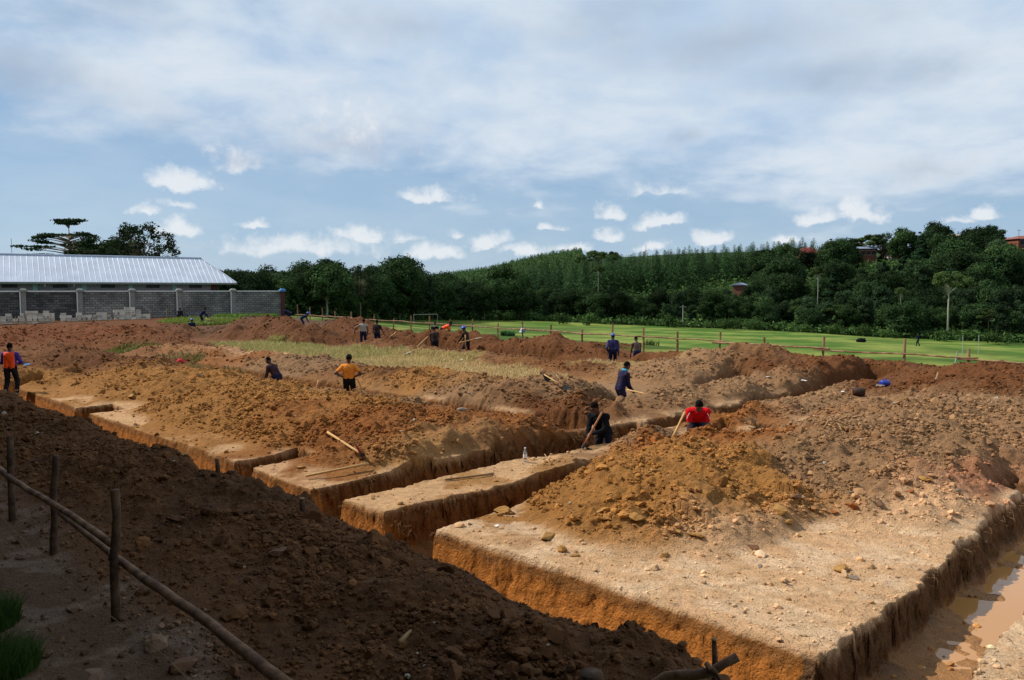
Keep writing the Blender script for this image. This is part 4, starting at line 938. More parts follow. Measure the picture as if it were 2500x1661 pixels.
# concrete blocks in stacks in front of the wall
M_cb = mat('cinder_block', srgb(184,178,164), rough=.9, var=.25, scale=2, bump=.3, bscale=25, objvar=.3)
def blockmesh():
    mb = MB()
    for y in (-.10, .10): mb.box((0, y, .11), (.45, .035, .22))
    for x in (-.2075, 0, .2075): mb.box((x, 0, .11), (.035, .165, .22))
    mb.box((0, 0, .20), (.38, .165, .012)); return mb.mesh('concrete_block', M_cb)
BM = blockmesh()
def stack(pxa, pxb, off, heights, label, group):
    ta, tb = wall_t(pxa), wall_t(pxb); n = int(abs(ta-tb)/.40)
    for i in range(n):
        hh = heights[min(len(heights)-1, int(i/n*len(heights)))]; t = ta+(tb-ta)*(i+.5)/n
        for k in range(hh):
            x, y = Wp(t+trnd.uniform(-.04, .04), -off+trnd.uniform(-.05, .05)); o = link('concrete_block', BM, None, (x, y, .32+k*.222), (0, 0, WR+trnd.uniform(-.12, .12)+(math.pi/2 if trnd.random() < .25 else 0)))
            tag(o, label, 'concrete block', group)
stack(-30, 58, 4.0, [4, 3, 4, 2, 4], 'grey concrete block in the broken stacks at the far left of the wall', 'blocks in the far left stacks')
stack(62, 128, 4.2, [5, 4, 5, 4], 'grey concrete block in the stack beside the left pillar', 'blocks in the stack by the left pillar')
stack(142, 262, 4.0, [4, 3, 2, 4, 3, 3, 3, 4, 4, 3], 'grey concrete block in the low uneven row between two pillars', 'blocks in the low uneven row')
stack(266, 330, 4.0, [5, 6, 6, 5], 'grey concrete block in the tallest stack by the wall', 'blocks in the tallest stack')
stack(330, 352, 4.0, [3, 3], 'grey concrete block in the short pile right of the tallest stack', 'blocks in the short right pile')
# ------------------------------------------------------------ houses on the hill, mast, poles
M_brick = mat('red_brick', srgb(108,66,52), rough=.9, var=.2, scale=2, bump=.1)
M_rroof = mat('red_roof', srgb(126,50,44), rough=.7, var=.15, scale=1, bump=.1)
M_oroof = mat('orange_tiles', srgb(128,74,56), rough=.7, var=.15, scale=1, bump=.1)
M_broof = mat('bluish_roof', srgb(120,132,150), rough=.5, var=.15, scale=1, bump=.1)
M_pw = mat('pale_wall', srgb(165,150,135), rough=.9, var=.15, scale=1, bump=.1)
def house(px, D, pyb, w, d, h, rh, rmat, wmat, rz, label, hip=True, wins=3):
    x, y = atD(px, D); z = ztop(pyb, D); e = empty('hillside_house', (x, y, z), rz, label, 'house')
    MB().box((0, 0, h/2-1.5), (w, d, h+3)).build('wall', wmat, e)
    o = .5; k = w*.25 if hip else 0
    V = [(-w/2-o,-d/2-o,h),(w/2+o,-d/2-o,h),(w/2+o,d/2+o,h),(-w/2-o,d/2+o,h),(-w/2-o+k*1.6,0,h+rh),(w/2+o-k*1.6,0,h+rh)]
    MB().add(V, [(0,1,5,4),(2,3,4,5),(1,2,5),(3,0,4),(3,2,1,0)]).build('roof', rmat, e)
    for i in range(wins):
        xx = -w/2+w*(i+.5)/wins; win = MB().box((xx, -d/2-.03, h*.52), (1.1, .06, 1.3)).build('window', M_dark, e)
        MB().box((xx, -d/2-.05, h*.52+.72), (1.3, .1, .1)).box((xx, -d/2-.05, h*.52-.72), (1.3, .12, .1)).build('frame', M_pw, win)
house(1968, 262, 634, 6.5, 6, 2.0, 2.0, M_rroof, M_brick, .2, 'house with a bright red hipped roof on the hill crest')
house(2108, 258, 630, 5, 6, 2.8, .8, M_broof, M_brick, -.1, 'unfinished brick house with bluish roof sheets on the hill', False)
house(2182, 256, 614, 5, 5, 2.0, .4, M_broof, M_pw, 0, 'small pale house with a flat roof among the crest trees', False, 2)
house(2488, 214, 604, 7, 6, 2.0, 1.0, M_oroof, M_oroof, .1, 'orange roofed house at the right end of the hill crest')
house(2330, 228, 600, 8, 6, 2.4, .8, M_pw, M_brick, 0, 'low house roof half hidden behind the crest trees', False, 2)
house(1806, 196, 716, 1.8, 3, 2.0, .6, M_broof, M_brick, .9, 'small brick hut with a blue sheet roof in the woods', False, 1)
def mast():
    x, y = atD(1575, 420); zb = base1(x, y); e = empty('radio_mast', (x, y, zb), 0, 'thin red and white radio mast above the plantation', 'mast'); h = ztop(598, 420)-zb
    for i in range(7):
        mb = MB()
        for sx, sy in ((-.3, -.2), (.3, -.2), (0, .3)): mb.tube([(sx, sy, h*i/7), (sx, sy, h*(i+1)/7)], .07, 4)
        mb.tube([(-.3, -.2, h*i/7), (.3, -.2, h*(i+.5)/7), (0, .3, h*(i+1)/7)], .05, 4); mb.build('lattice_section', M_red if i % 2 else M_white, e)
mast()
def pole(px, pyb, pyt, D, r, name, label, cat, mat_, arms=False, z=None):
    x, y = atD(px, D); zb = ztop(pyb, D) if z is None else z; h = ztop(pyt, D)-zb; e = empty(name, (x, y, zb), 0, label, cat)
    MB().tube([(0,0,-.2),(.02,0,h*.5),(0,0,h)], [r*1.2, r, r*.8], 8).build('pole', mat_, e)
    if arms: MB().box((0, 0, h-.35), (1.5, .09, .09), rz=.4).build('crossarm', mat_, e); 
    return e
M_pwood = mat('pale_wood_pole', srgb(150,146,134), rough=.8, var=.2, bump=.1)
pole(1667, 797, 745, 152, .10, 'utility_pole', 'slim pale utility pole at the edge of the field before the trees', 'pole', M_pwood, True)
pole(2043, 612, 590, 262, .10, 'utility_pole', 'thin pole on the skyline left of the brick house', 'pole', M_pwood, True)
pole(2350, 594, 566, 232, .10, 'utility_pole', 'thin pole on the skyline among the crest trees', 'pole', M_pwood, True)
pole(2479, 590, 561, 214, .08, 'utility_pole', 'thin pole above the orange roofed house', 'pole', M_pwood, True)
M_wp = mat('white_pole_paint', srgb(150,158,150), rough=.5, var=.1, bump=0)
pole(2353, 872, 820, 92, .04, 'net_post', 'white net post standing middle of the three in the field', 'post', M_wp)
pole(2392, 871, 817, 96, .04, 'net_post', 'white net post farthest right of the three in the field', 'post', M_wp)
e = pole(2335, 893, 857, 60, .05, 'net_post', 'short white leaning post just outside the rail fence', 'post', M_wp); e.rotation_euler = (0, .16, 0)
def goal():
    xl, yl = atD(1010, 124); xr, yr = atD(1068, 126.5); zb = base1(xl, yl); e = empty('football_goal', (xl, yl, zb), 0, 'rusty white football goal frame before the dark wood', 'goal')
    dx, dy = xr-xl, yr-yl; hh = ztop(768, 125)-zb
    MB().tube([(0,0,-.2),(0,0,hh)], .04, 8).build('goal_post', M_pwood, e); MB().tube([(dx,dy,-.2),(dx,dy,hh)], .04, 8).build('goal_post', M_pwood, e)
    MB().tube([(-.05,0,hh),(dx+.05,dy,hh)], .04, 8).build('crossbar', M_pwood, e)
goal()
# ------------------------------------------------------------ fences
def wob(p0, p1, n, amp, rr): 
    return [tuple(p0[i]+(p1[i]-p0[i])*t+(rr.uniform(-amp, amp) if 0 < t < 1 else 0) for i in range(3)) for t in np.linspace(0, 1, n)]
def fence(name, posts, zr, rad_p, rad_r, mp_, mr_, label, hgt, seed, cat='fence', side=.09):
    rr = random.Random(seed); x0, y0 = posts[0]; e = empty(name, (x0, y0, 0), 0, label, cat)
    for i, (x, y) in enumerate(posts):
        zb = g1(x, y); h = hgt[i % len(hgt)]; l = rr.uniform(-.05, .05)
        zb = min(zb, base1(x, y)+.15); MB().tube([(x-x0, y-y0, zb-.3), (x-x0+l*.4, y-y0, zb+h*.5), (x-x0+l, y-y0, zb+h)], [rad_p*1.1, rad_p*rr.uniform(.85, 1.1), rad_p*.9], 7).build('post', mp_, e)
    i = 0
    while i < len(posts)-1:
        j = min(len(posts)-1, i+2); p, q = posts[i], posts[j]; dx, dy = q[0]-p[0], q[1]-p[1]; L_ = math.hypot(dx, dy); dx /= L_; dy /= L_; k = .35
        a = (p[0]-x0-dx*k-dy*side*-1, p[1]-y0-dy*k+dx*side*-1, g1(*p)*0+zr(p)+rr.uniform(-.05, .03)); b = (q[0]-x0+dx*k+dy*side, q[1]-y0+dy*k-dx*side, zr(q)+rr.uniform(-.03, .05))
        s = 1 if rr.random() < .5 else .75
        MB().tube(wob(a, b, 7, .03, rr), [rad_r*s*q_ for q_ in (1, 1, .95, .9, .85, .8, .75)], 7).build('rail', mr_, e); i = j
rl = [(-22.9,79),(-19.3,74.3),(-16.8,71.2),(-14.2,68.0),(-11.9,65.0),(-9.4,61.9),(-6.9,58.9),(-4.3,56.0),(-1.9,53.0),(.4,50.0),(2.6,47.3),(4.7,44.4),(6.9,41.6),(8.6,39.5),(10.2,37.6),(11.8,35.6),(13.6,33.3),(15.6,30.8),(17.7,28.4),(19.6,25.9)]
def pxline(pxs):
    o = []
    for p in pxs:
        a = (p-1250)/F; dx, dy = -40.7, 51.9; t = (a*27.1-17.8)/(dx-a*dy); o.append((17.8+dx*t, 27.1+dy*t))
    return o
fp = [727, 757, 787, 819, 858, 912, 960, 1003, 1048, 1098, 1153, 1215, 1276, 1344, 1421, 1495, 1572, 1655, 1758, 1869, 2011, 2211, 2369, 2560]
zrail = lambda p: interp(p[0], [(-25,.85),(-9.6,.85),(3,.82),(7,.85),(13.5,.80),(17.8,.80),(22,.8)])
fence('rail_fence', pxline(fp), zrail, .055, .05, M_rail, M_rail, 'rustic rail fence of peeled poles between the diggings and the green field', [1.35, 1.2, 1.3, 1.15, 1.3, 1.25, 1.0, 1.3], 3)
nt_ = [wall_t(p) for p in (-20, 38, 62, 116, 245, 344, 382)]
fence('stake_fence', [Wp(t, -6.3) for t in nt_], lambda p: .55, .035, .025, M_wood2, M_wood2, 'low rail of thin sticks on stakes before the concrete blocks', [1.1, .8, 1.0, .9, 1.2, 1.0], 8)
def near_fence():
    P = [(-7.12,10.89),(-5.77,9.59),(-3.97,7.59)]; x0, y0 = P[2]; e = empty('pole_fence', (x0, y0, 0), 0, 'dark fence of rough posts and long poles in the shaded foreground', 'fence')
    tops = [(15,1066,.75),(128,1112,1.1),(274,1196,1.2)]
    for (x, y), (px, py, _), r_ in zip(P, tops, (.043, .040, .042)):
        h = H-math.tan(math.atan((py-830.5)/F)+PITCH)*y; xt = (px-1250)/F*y*1.0; zb = g1(x, y); rr = random.Random(px)
        pts = [(x-x0, y-y0, zb-.3), (x-x0+.01, y-y0, zb+.2)]+[(x-x0+(xt*1.005-x)*t+rr.uniform(-.016, .016), y-y0+rr.uniform(-.01, .01), zb+(h-zb)*t) for t in (.35, .5, .65, .8, 1)]
        MB().tube(pts, [r_*1.1, r_*1.05, r_, r_*.96, r_*1.02, r_*.95, r_*1.0], 12).build('post', M_post, e, True)
    for (x, y), ht in (((.36, 3.42), 1.57),):
        zb = g1(x, y); MB().tube([(x-x0, y-y0, zb-.2), (x-x0+.01, y-y0, zb+1), (x-x0, y-y0, ht)], [.06, .055, .052], 12).build('post', M_post, e, True)
    def pz(px, py, y): 
        t = math.tan(math.atan((py-830.5)/F)+PITCH); return ((px-1250)/F*y*1.02-x0, y-y0, H-t*y)
    rr = random.Random(4)
    def rail(a, b, ra, rb, n=14):
        pts = [tuple(a[i]+(b[i]-a[i])*t+math.sin(t*9+i)*.012+rr.uniform(-.006, .006) for i in range(3)) for t in np.linspace(0, 1, n)]
        mb = MB(); mb.tube(pts, [ra+(rb-ra)*k/(n-1)+rr.uniform(-.002, .002) for k in range(n)], 14)
        for k in range(2, n-1, 2):
            p = pts[k]; d = rr.uniform(0, 6.28); mb.ell((p[0]+math.cos(d)*ra*.8, p[1]-abs(math.sin(d))*ra*.6, p[2]+ra*.4), (.014, .014, .012), 6, 4)
        mb.build('rail', M_pole, e, True)
    rail(pz(-30, 1122, 11.9), pz(270, 1325, 7.75), .042, .036)
    rail(pz(150, 1256, 9.35), pz(700, 1672, 5.2), .034, .046, 18)
    rail(pz(1806, 1614, 3.1), pz(1560, 1682, 3.2), .018, .024, 8); rail(pz(1735, 1628, 3.12), pz(1762, 1662, 3.05), .012, .006, 4)
near_fence()
def stake(px, pyb, pyt, D, r, label):
    x, y = atD(px, D); zb = g1(x, y); zt = ztop(pyt, D); e = empty('wooden_stake', (x, y, zb), 0, label, 'stake'); MB().tube([(0,0,-.2),(.01,0,(zt-zb)*.5),(0,0,zt-zb)], [r, r, r*.8], 8).build('shaft', M_post, e, True)
    MB().ell((0, 0, zt-zb), (r*.95, r*.95, .012), 8, 4).build('split_top', M_wood2, e)
stake(521, 1165, 1124, 11.9, .035, 'short dark stake on the crest of the shaded heap, the farther of two')
stake(729, 1262, 1224, 10.2, .04, 'short dark stake on the crest of the shaded heap, the nearer of two')
stake(1757, 1700, 1583, 5.55, .022, 'thin stake with a pale split top standing at the bottom right by the rail end')
def string():
    pts = []
    for px, py, z in ((-30,1230,.35),(40,1300,.28),(105,1370,.2),(280,1512,.15),(400,1600,.14),(480,1680,.13)): x, y = at(px, py, z); pts.append((x, y, z))
    o = MB().tube(pts, .004, 5).build('string', mat('yellow_string', srgb(130,114,70), bump=0)); tag(o, 'thin yellowish string line stretched low over the shaded path', 'string')
string()
# ------------------------------------------------------------ people
def surfnets(f, lo, hi, h):
    n = [max(4, int(math.ceil((hi[i]-lo[i])/h))+1) for i in range(3)]
    ax = [lo[i]+h*np.arange(n[i]) for i in range(3)]
    X, Y, Z = np.meshgrid(*[a.astype(np.float32) for a in ax], indexing='ij')
    D = f(X, Y, Z); s = D < 0
    c = s[:-1,:-1,:-1].astype(np.int8)
    tot = np.zeros(c.shape, np.int8)
    for i in (0, 1):
        for j in (0, 1):
            for k in (0, 1): tot += s[i:n[0]-1+i, j:n[1]-1+j, k:n[2]-1+k]
    act = (tot > 0)&(tot < 8); idx = np.full(act.shape, -1, np.int64); ids = np.argwhere(act); idx[act] = np.arange(len(ids))
    P = np.zeros((len(ids), 3)); W_ = np.zeros(len(ids))
    for a in range(3):
        o = [b for b in range(3) if b != a]
        for i in (0, 1):
            for j in (0, 1):
                p0 = ids.copy(); p0[:, o[0]] += i; p0[:, o[1]] += j; p1 = p0.copy(); p1[:, a] += 1
                d0 = D[tuple(p0.T)]; d1 = D[tuple(p1.T)]; k = (d0 < 0) != (d1 < 0); t = np.where(k, d0/np.where(k, d0-d1, 1), 0)
                q = p0.astype(float); q[:, a] += t; P += q*k[:, None]; W_ += k
    V = P/W_[:, None]*h+np.array(lo); Q = []
    for a in range(3):
        b, c_ = (a+1) % 3, (a+2) % 3
        sl0 = [slice(None)]*3; sl1 = [slice(None)]*3; sl0[a] = slice(0, -1); sl1[a] = slice(1, None)
        e = s[tuple(sl0)] != s[tuple(sl1)]; pts = np.argwhere(e)
        m = (pts[:, b] > 0)&(pts[:, c_] > 0)&(pts[:, b] < n[b]-1)&(pts[:, c_] < n[c_]-1); pts = pts[m]
        def g(db, dc):
            q = pts.copy(); q[:, b] += db; q[:, c_] += dc; return idx[tuple(q.T)]
        q = np.stack([g(-1, -1), g(0, -1), g(0, 0), g(-1, 0)], 1); ins = s[tuple(pts.T)]
        q[~ins] = q[~ins][:, ::-1]; Q.append(q)
    Q = np.concatenate(Q); Q = Q[(Q >= 0).all(1)]; return V, Q
def cone_sdf(X, Y, Z, a, b, ra, rb):
    a = np.array(a, np.float32); b = np.array(b, np.float32); d = b-a; L2 = float(d@d)+1e-9
    t = np.clip(((X-a[0])*d[0]+(Y-a[1])*d[1]+(Z-a[2])*d[2])/L2, 0, 1)
    return np.sqrt((X-a[0]-t*d[0])**2+(Y-a[1]-t*d[1])**2+(Z-a[2]-t*d[2])**2)-(ra+(rb-ra)*t)
def ell_sdf(X, Y, Z, c, r, M):
    P = [X-c[0], Y-c[1], Z-c[2]]; q = [(M[0][i]*P[0]+M[1][i]*P[1]+M[2][i]*P[2])/r[i] for i in range(3)]
    k = np.sqrt(q[0]**2+q[1]**2+q[2]**2); return (k-1)*min(r)
def smin(a, b, k): 
    h = np.clip(.5+.5*(b-a)/k, 0, 1); return b*(1-h)+a*h-k*h*(1-h)
def prim_mesh(name, prims, k, h, mat_, parent, wr=0, extra=None, cut=None):
    P = np.array([p[1] for p in prims]+[p[2] if p[0] == 'c' else p[1] for p in prims]); rm = max([max(p[3], p[4]) if p[0] == 'c' else max(p[2]) for p in prims])+.04
    def f(X, Y, Z):
        D = None
        for p in prims:
            d = cone_sdf(X, Y, Z, *p[1:]) if p[0] == 'c' else ell_sdf(X, Y, Z, p[1], p[2], p[3])
            D = d if D is None else smin(D, d, k)
        if wr: D = D+wr*np.sin(X*31+np.sin(Z*23)*1.7)*np.sin(Z*38+Y*17+X*9)+wr*.7*np.sin(Z*71+X*40)*np.sin(Y*50)
        if cut is not None:
            for (pt, nn) in cut: D = np.maximum(D, (X-pt[0])*nn[0]+(Y-pt[1])*nn[1]+(Z-pt[2])*nn[2])
        return D
    V, Q = surfnets(f, P.min(0)-rm, P.max(0)+rm, h); Fs = [Q]
    if extra is not None and extra.n:
        V2 = np.concatenate(extra.v); 
        for kk, ff in extra.f.items(): Fs.append(np.array(ff)+len(V))
        V = np.concatenate([V, V2])
    return link(name, mesh_np(name, V, Fs, mat_, None, True), parent)
def ik(a, b, l1, l2, hint):
    a, b, hint = Vector(a), Vector(b), Vector(hint); d = b-a; L_ = d.length
    if L_ > (l1+l2)*.995: d = d*((l1+l2)*.995/L_); b = a+d; L_ = d.length
    x = (l1*l1-l2*l2+L_*L_)/(2*L_); hgt = math.sqrt(max(0, l1*l1-x*x)); n = d.normalized(); p = hint-n*hint.dot(n); p.normalize() if p.length > 1e-6 else None
    return a+n*x+p*hgt, b
def person(px, D, zfoot, face, label, lean=0., twist=0., side=0., head=(0, 0), hands=None, feet=None, shirt=None, sleeve='long', trousers=None, sh=1.0, hat=None, vest=None, extra=None, far=False, hipz=.92, boots=None, elbow=None, collar=None, bx=None, knee=None, stripes=False):
    x, y = bx if bx else atD(px, D); e = empty('person', (x, y, zfoot), R(face), label, 'person'); e.scale = (sh, sh, sh)
    hp = Vector((0, -.22*math.sin(lean), hipz)); up = Vector((math.sin(side), math.sin(lean), math.cos(lean)*math.cos(side))).normalized()
    rt = Vector((math.cos(twist), math.sin(twist), 0)); rt = (rt-up*rt.dot(up)).normalized(); fw = up.cross(rt)
    ch = hp+up*.47; nk = ch+up*.07; ha = lean*.45+head[0]
    hu = Vector((side*.4, math.sin(ha), math.cos(ha))).normalized(); hc = nk+hu*.155+Vector((0, 0, .0)); hy = twist+head[1]
    hr = Vector((math.cos(hy), math.sin(hy), 0)); hr = (hr-hu*hr.dot(hu)).normalized(); hf = hu.cross(hr)
    S_ = [ch+rt*(.185*s)-up*.035 for s in (-1, 1)]; hh = [hp+Vector((.09*s, 0, -.03)) for s in (-1, 1)]
    hands = hands or [(-.26, .05, .80), (.26, .05, .80)]; feet = feet or [(-.12, -.02, 0), (.12, .05, 0)]; elbow = elbow or [(-.5, -1, -.2), (.5, -1, -.2)]
    knee = knee or [(-.1, 1, 0), (.1, 1, 0)]
    A = [ik(S_[i], hands[i], .30, .27, elbow[i]) for i in (0, 1)]; Kn = [ik(hh[i], Vector(feet[i])+Vector((0, 0, .08)), .44, .42, knee[i]) for i in (0, 1)]
    Mh = [[hr[i], hf[i], hu[i]] for i in range(3)]
    Mt = [[rt[i], fw[i], up[i]] for i in range(3)]
    h = .017 if far else .0115
    pr = [('c', hc-hu*.13-hf*.01, nk-up*.03, .052, .06), ('e', hc, (.076, .096, .118), Mh), ('e', hc+hf*.012-hu*.055, (.058, .078, .062), Mh), ('c', hc+hf*.088-hu*.012, hc+hf*.104-hu*.035, .011, .016),
          ('c', hc+hf*.084+hu*.02-hr*.03, hc+hf*.084+hu*.02+hr*.03, .012, .012), ('c', hc+hf*.086-hu*.066-hr*.014, hc+hf*.086-hu*.066+hr*.014, .011, .011),
          ('c', hc+hr*.078-hu*.02, hc+hr*.086+hu*.012, .012, .016), ('c', hc-hr*.078-hu*.02, hc-hr*.086+hu*.012, .012, .016),
          ('c', S_[0], S_[1], .066, .066), ('e', ch-up*.13, (.155, .105, .20), Mt), ('c', ch-up*.05-rt*.09, hp-rt*.06+up*.05, .085, .085), ('c', ch-up*.05+rt*.09, hp+rt*.06+up*.05, .085, .085), ('c', hp-rt*.08, hp+rt*.08, .1, .1)]
    fing = MB()
    for i, s in ((0, -1), (1, 1)):
        el, wr_ = A[i]; d = (wr_-el).normalized(); pr += [('c', S_[i], el, .052, .041), ('c', el, wr_, .041, .027)]
        sd_ = d.cross(Vector((0, 0, 1))); sd_ = sd_.normalized() if sd_.length > .1 else rt.copy(); pl = d.cross(sd_).normalized()
        pc = wr_+d*.055; pr += [('c', wr_+d*.02, wr_+d*.075, .027, .030), ('c', pc-sd_*.018, pc+sd_*.018, .020, .020)]
        for j in range(4):
            o = sd_*((j-1.5)*.019); L1 = (.036, .041, .039, .030)[j]; b0 = wr_+d*.085+o; b1 = b0+d*L1*.8+pl*L1*.35*(1 if hands[i][2] < .9 else 1); b2 = b1+d*L1*.25+pl*L1*.75
            fing.tube([b0-d*.015, b0, b1, b2], [.0085, .0085, .008, .006], 6)
        t0 = wr_+d*.03+sd_*.026*(-s); fing.tube([t0, t0+sd_*(-s)*.022+d*.02, t0+sd_*(-s)*.026+d*.045+pl*.012], [.011, .010, .007], 6)
        pr += [('c', hh[i], Kn[i][0], .080, .056), ('c', Kn[i][0], Kn[i][1], .056, .038)]
    body = prim_mesh('body', pr, .028, h, M_skin, e, extra=fing)
    # eyes
    ey = MB()
    for s in (-1, 1): ey.ell(hc+hf*.083+hu*.004+hr*(.030*s), (.011, .011, .008), 8, 5)
    ey.build('eyes', M_white, body)
    hair = prim_mesh('hair', [('e', hc+hu*.012-hf*.006, (.084, .103, .122), Mh)], .01, h, M_hair, e, cut=[(hc+hf*.05+hu*.02, (hf-hu*.75)), (hc-hu*.03, -hu)])
    hipb = hp+up*.04
    if shirt:
        q = [('c', S_[0], S_[1], .082, .082), ('e', ch-up*.12, (.178, .128, .215), Mt), ('c', ch-up*.1-rt*.08, hipb-rt*.065, .112, .112), ('c', ch-up*.1+rt*.08, hipb+rt*.065, .112, .112)]
        for i in (0, 1):
            el, wr_ = A[i]
            if sleeve == 'long': q += [('c', S_[i], el, .070, .056), ('c', el, el+(wr_-el)*.93, .056, .040)]
            elif sleeve == 'short': q += [('c', S_[i], S_[i]+(el-S_[i])*.62, .072, .064)]
        prim_mesh('shirt', q, .03, h, shirt, e, wr=.005, cut=[(nk-up*.005, up)])
    if trousers:
        q = [('c', hp-rt*.078+up*.03, hp+rt*.078+up*.03, .118, .118)]
        for i in (0, 1): q += [('c', hh[i], Kn[i][0], .102, .074), ('c', Kn[i][0], Kn[i][0]+(Kn[i][1]-Kn[i][0])*.93, .074, .060)]
        prim_mesh('trousers', q, .03, h, trousers, e, wr=.006, cut=[(hp+up*.11, up)])
    for i in (0, 1):
        f_ = Kn[i][1]; dr = Vector((0, 1, 0)); dr = Vector((knee[i][0]*.4, 1, 0)).normalized()
        prim_mesh('boot', [('c', f_+Vector((0, 0, .10)), f_-Vector((0, 0, .03)), .055, .05), ('c', f_-Vector((0, 0, .038))-dr*.04, f_-Vector((0, 0, .045))+dr*.13, .046, .038)], .02, h, boots or M_rub, e)
    if vest:
        q = [('c', S_[0]*.85+S_[1]*.15, S_[1]*.85+S_[0]*.15, .092, .092), ('e', ch-up*.12, (.172, .142, .225), Mt), ('c', ch-up*.1-rt*.08, hipb-rt*.07, .126, .126), ('c', ch-up*.1+rt*.08, hipb+rt*.07, .126, .126)]
        prim_mesh('safety_vest', q, .03, h, vest, e, wr=.004, cut=[(nk-up*.02, up), (S_[0]+rt*.02, -rt), (S_[1]-rt*.02, rt), (hipb-up*.09, -up)])
    if collar:
        prim_mesh('collar', [('c', nk-rt*.03-fw*.02, nk+rt*.03+fw*.01, .066, .066), ('c', nk+fw*.04, nk+fw*.07-up*.05, .05, .03)], .02, .009, collar, e)
    if hat:
        k_, m_ = hat
        if k_ == 'cap':
            prim_mesh('cap', [('e', hc+hu*.03-hf*.004, (.092, .112, .115), Mh), ('c', hc+hf*.10+hu*.035-hr*.03, hc+hf*.15+hu*.028+hr*.0, .012, .012), ('c', hc+hf*.10+hu*.035+hr*.03, hc+hf*.15+hu*.028, .012, .012)], .012, .009, m_, e, cut=[(hc+hu*.018, -hu)])
        else:
            prim_mesh('helmet', [('e', hc+hu*.035, (.125, .148, .13), Mh), ('c', hc+hf*.13+hu*.045-hr*.05, hc+hf*.13+hu*.045+hr*.05, .02, .02)], .012, .01, m_, e, cut=[(hc+hu*.035, -hu)])
            prim_mesh('helmet_brim', [('e', hc+hu*.04, (.145, .168, .014), Mh)], .01, .008, m_, e)
    if stripes:
        for s in (-1, 1):
            i = 0 if s < 0 else 1; sh_ = S_[i]; el = A[i][0]; o_ = up*.055-fw*.0
            for q0, q1 in (((.02, .06), (.55, .02)), ((.02, -.02), (.30, -.05))):
                p0 = sh_+(el-sh_)*q0[0]+up*.068+fw*q0[1]; p1 = sh_+(el-sh_)*q1[0]+(up*.05+rt*s*.055)+fw*q1[1]; MB().tube([p0, (p0+p1)/2+up*.006+rt*s*.01, p1], .006, 5).build('sleeve_stripe', M_white, e)
    return e
C_or = mat('orange_cotton', srgb(226,138,48), rough=.9, var=.15, scale=6, bump=.4, bscale=14); C_hv = mat('hi_vis_orange', srgb(250,84,16), rough=.7, var=.08, scale=5, bump=.3, bscale=12)
C_pu = cloth('purple', srgb(74,60,140)); C_bk = cloth('black', (.012,.012,.014)); C_dt = cloth('dark_trousers', srgb(38,38,44)); C_nv = cloth('navy', srgb(38,38,66), srgb(56,46,62)); C_nd = cloth('navy_dark', srgb(34,36,62))
C_ck = cloth('brown_check', srgb(78,56,58), srgb(48,38,48)); C_gr = cloth('pale_grey', srgb(160,156,142)); C_rd = cloth('red', srgb(196,26,34)); C_bl = cloth('denim', srgb(50,62,96), srgb(34,40,62)); C_st = cloth('faded_blue', srgb(72,76,118), srgb(52,50,86)); C_cy = cloth('cyan', srgb(60,160,180)); C_br = cloth('muddy_brown', srgb(72,56,50), srgb(46,38,38))
C_cap = cloth('black_cap', (.015,.014,.014)); C_bcap = mat('blue_helmet', srgb(42,84,170), rough=.4, var=.1, bump=0, spec=.5); C_bh = mat('royal_blue_helmet', srgb(28,60,190), rough=.35, var=.1, bump=0, spec=.5)
C_mud = mat('muddy_rubber', srgb(132,112,84), rough=.8, var=.3, scale=14, bump=.2)
def drop(x, y): return g1(x, y)
def feetz(px, pyhead, D, height): return ztop(pyhead, D)-height
# vest man, far left, in the end of the main trench
person(20, 25.2, ztop(835, 25.2)-1.77, 12, 'man in an orange safety vest over a purple shirt at the left edge', lean=.03, twist=-.05, hands=[(-.05, .24, 1.10), (.08, .26, 1.06)], feet=[(-.17, -.05, 0), (.12, .12, 0)], shirt=C_pu, sleeve='long', trousers=C_dt, vest=C_hv, boots=C_mud, elbow=[(-1, -.4, -.5), (1, -.4, -.5)])
# orange shirt
xo, yo = atD(850, 24.6); zo = ztop(864, 24.6)-1.80
person(850, 24.6, zo, -4, 'man in an orange shirt and black cap standing with hands on hips', lean=.0, head=(.1, .25), hands=[(-.17, -.04, 1.03), (.17, -.04, 1.03)], feet=[(-.14, 0, .02), (.12, .05, .02)], shirt=C_or, sleeve='short', trousers=C_bk, hat=('cap', C_cap), elbow=[(-1, -.25, 0), (1, -.25, 0)], sh=1.02, boots=C_mud)
person(668, 27.0, ztop(885, 27)-1.40, 68, 'man in a dirty checked shirt stooping in the trench left of the orange shirt', lean=.62, head=(.25, 0), hands=[(-.12, .38, .62), (.14, .36, .60)], feet=[(-.15, .1, 0), (.14, -.12, 0)], shirt=C_ck, trousers=C_nd, hipz=.88)
person(1470, 16.75, ztop(985, 16.75)-1.60, 142, 'man in black bent over a hoe in the deep trench', lean=.58, twist=.1, head=(.35, .1), hands=[(-.02, .40, .98), (.06, .50, .70)], feet=[(-.22, .10, 0), (.20, -.14, 0)], shirt=C_bk, trousers=C_dt, elbow=[(-.7, -.3, -.8), (.6, -.4, -1)], hipz=.95)
person(1706, 16.9, ztop(983, 16.9)-1.32, 172, 'man in a red shirt bent double with bare forearms reaching into the pit', lean=1.0, head=(.35, .0), hands=[(-.10, .48, .34), (.14, .50, .36)], feet=[(-.2, .05, 0), (.2, -.05, 0)], shirt=C_rd, sleeve='short', trousers=C_bl, stripes=True, hipz=.90, elbow=[(-.6, -.2, -1), (.6, -.2, -1)])
person(1520, 22.6, ztop(887, 22.6)-1.66, -68, 'man in navy overalls with a cyan collar swinging a hoe to the right', lean=.30, head=(.28, 0), hands=[(-.08, .40, .78), (.10, .30, .86)], feet=[(-.15, .08, 0), (.14, -.06, 0)], shirt=C_nv, trousers=C_nv, collar=C_cy, hipz=.92)
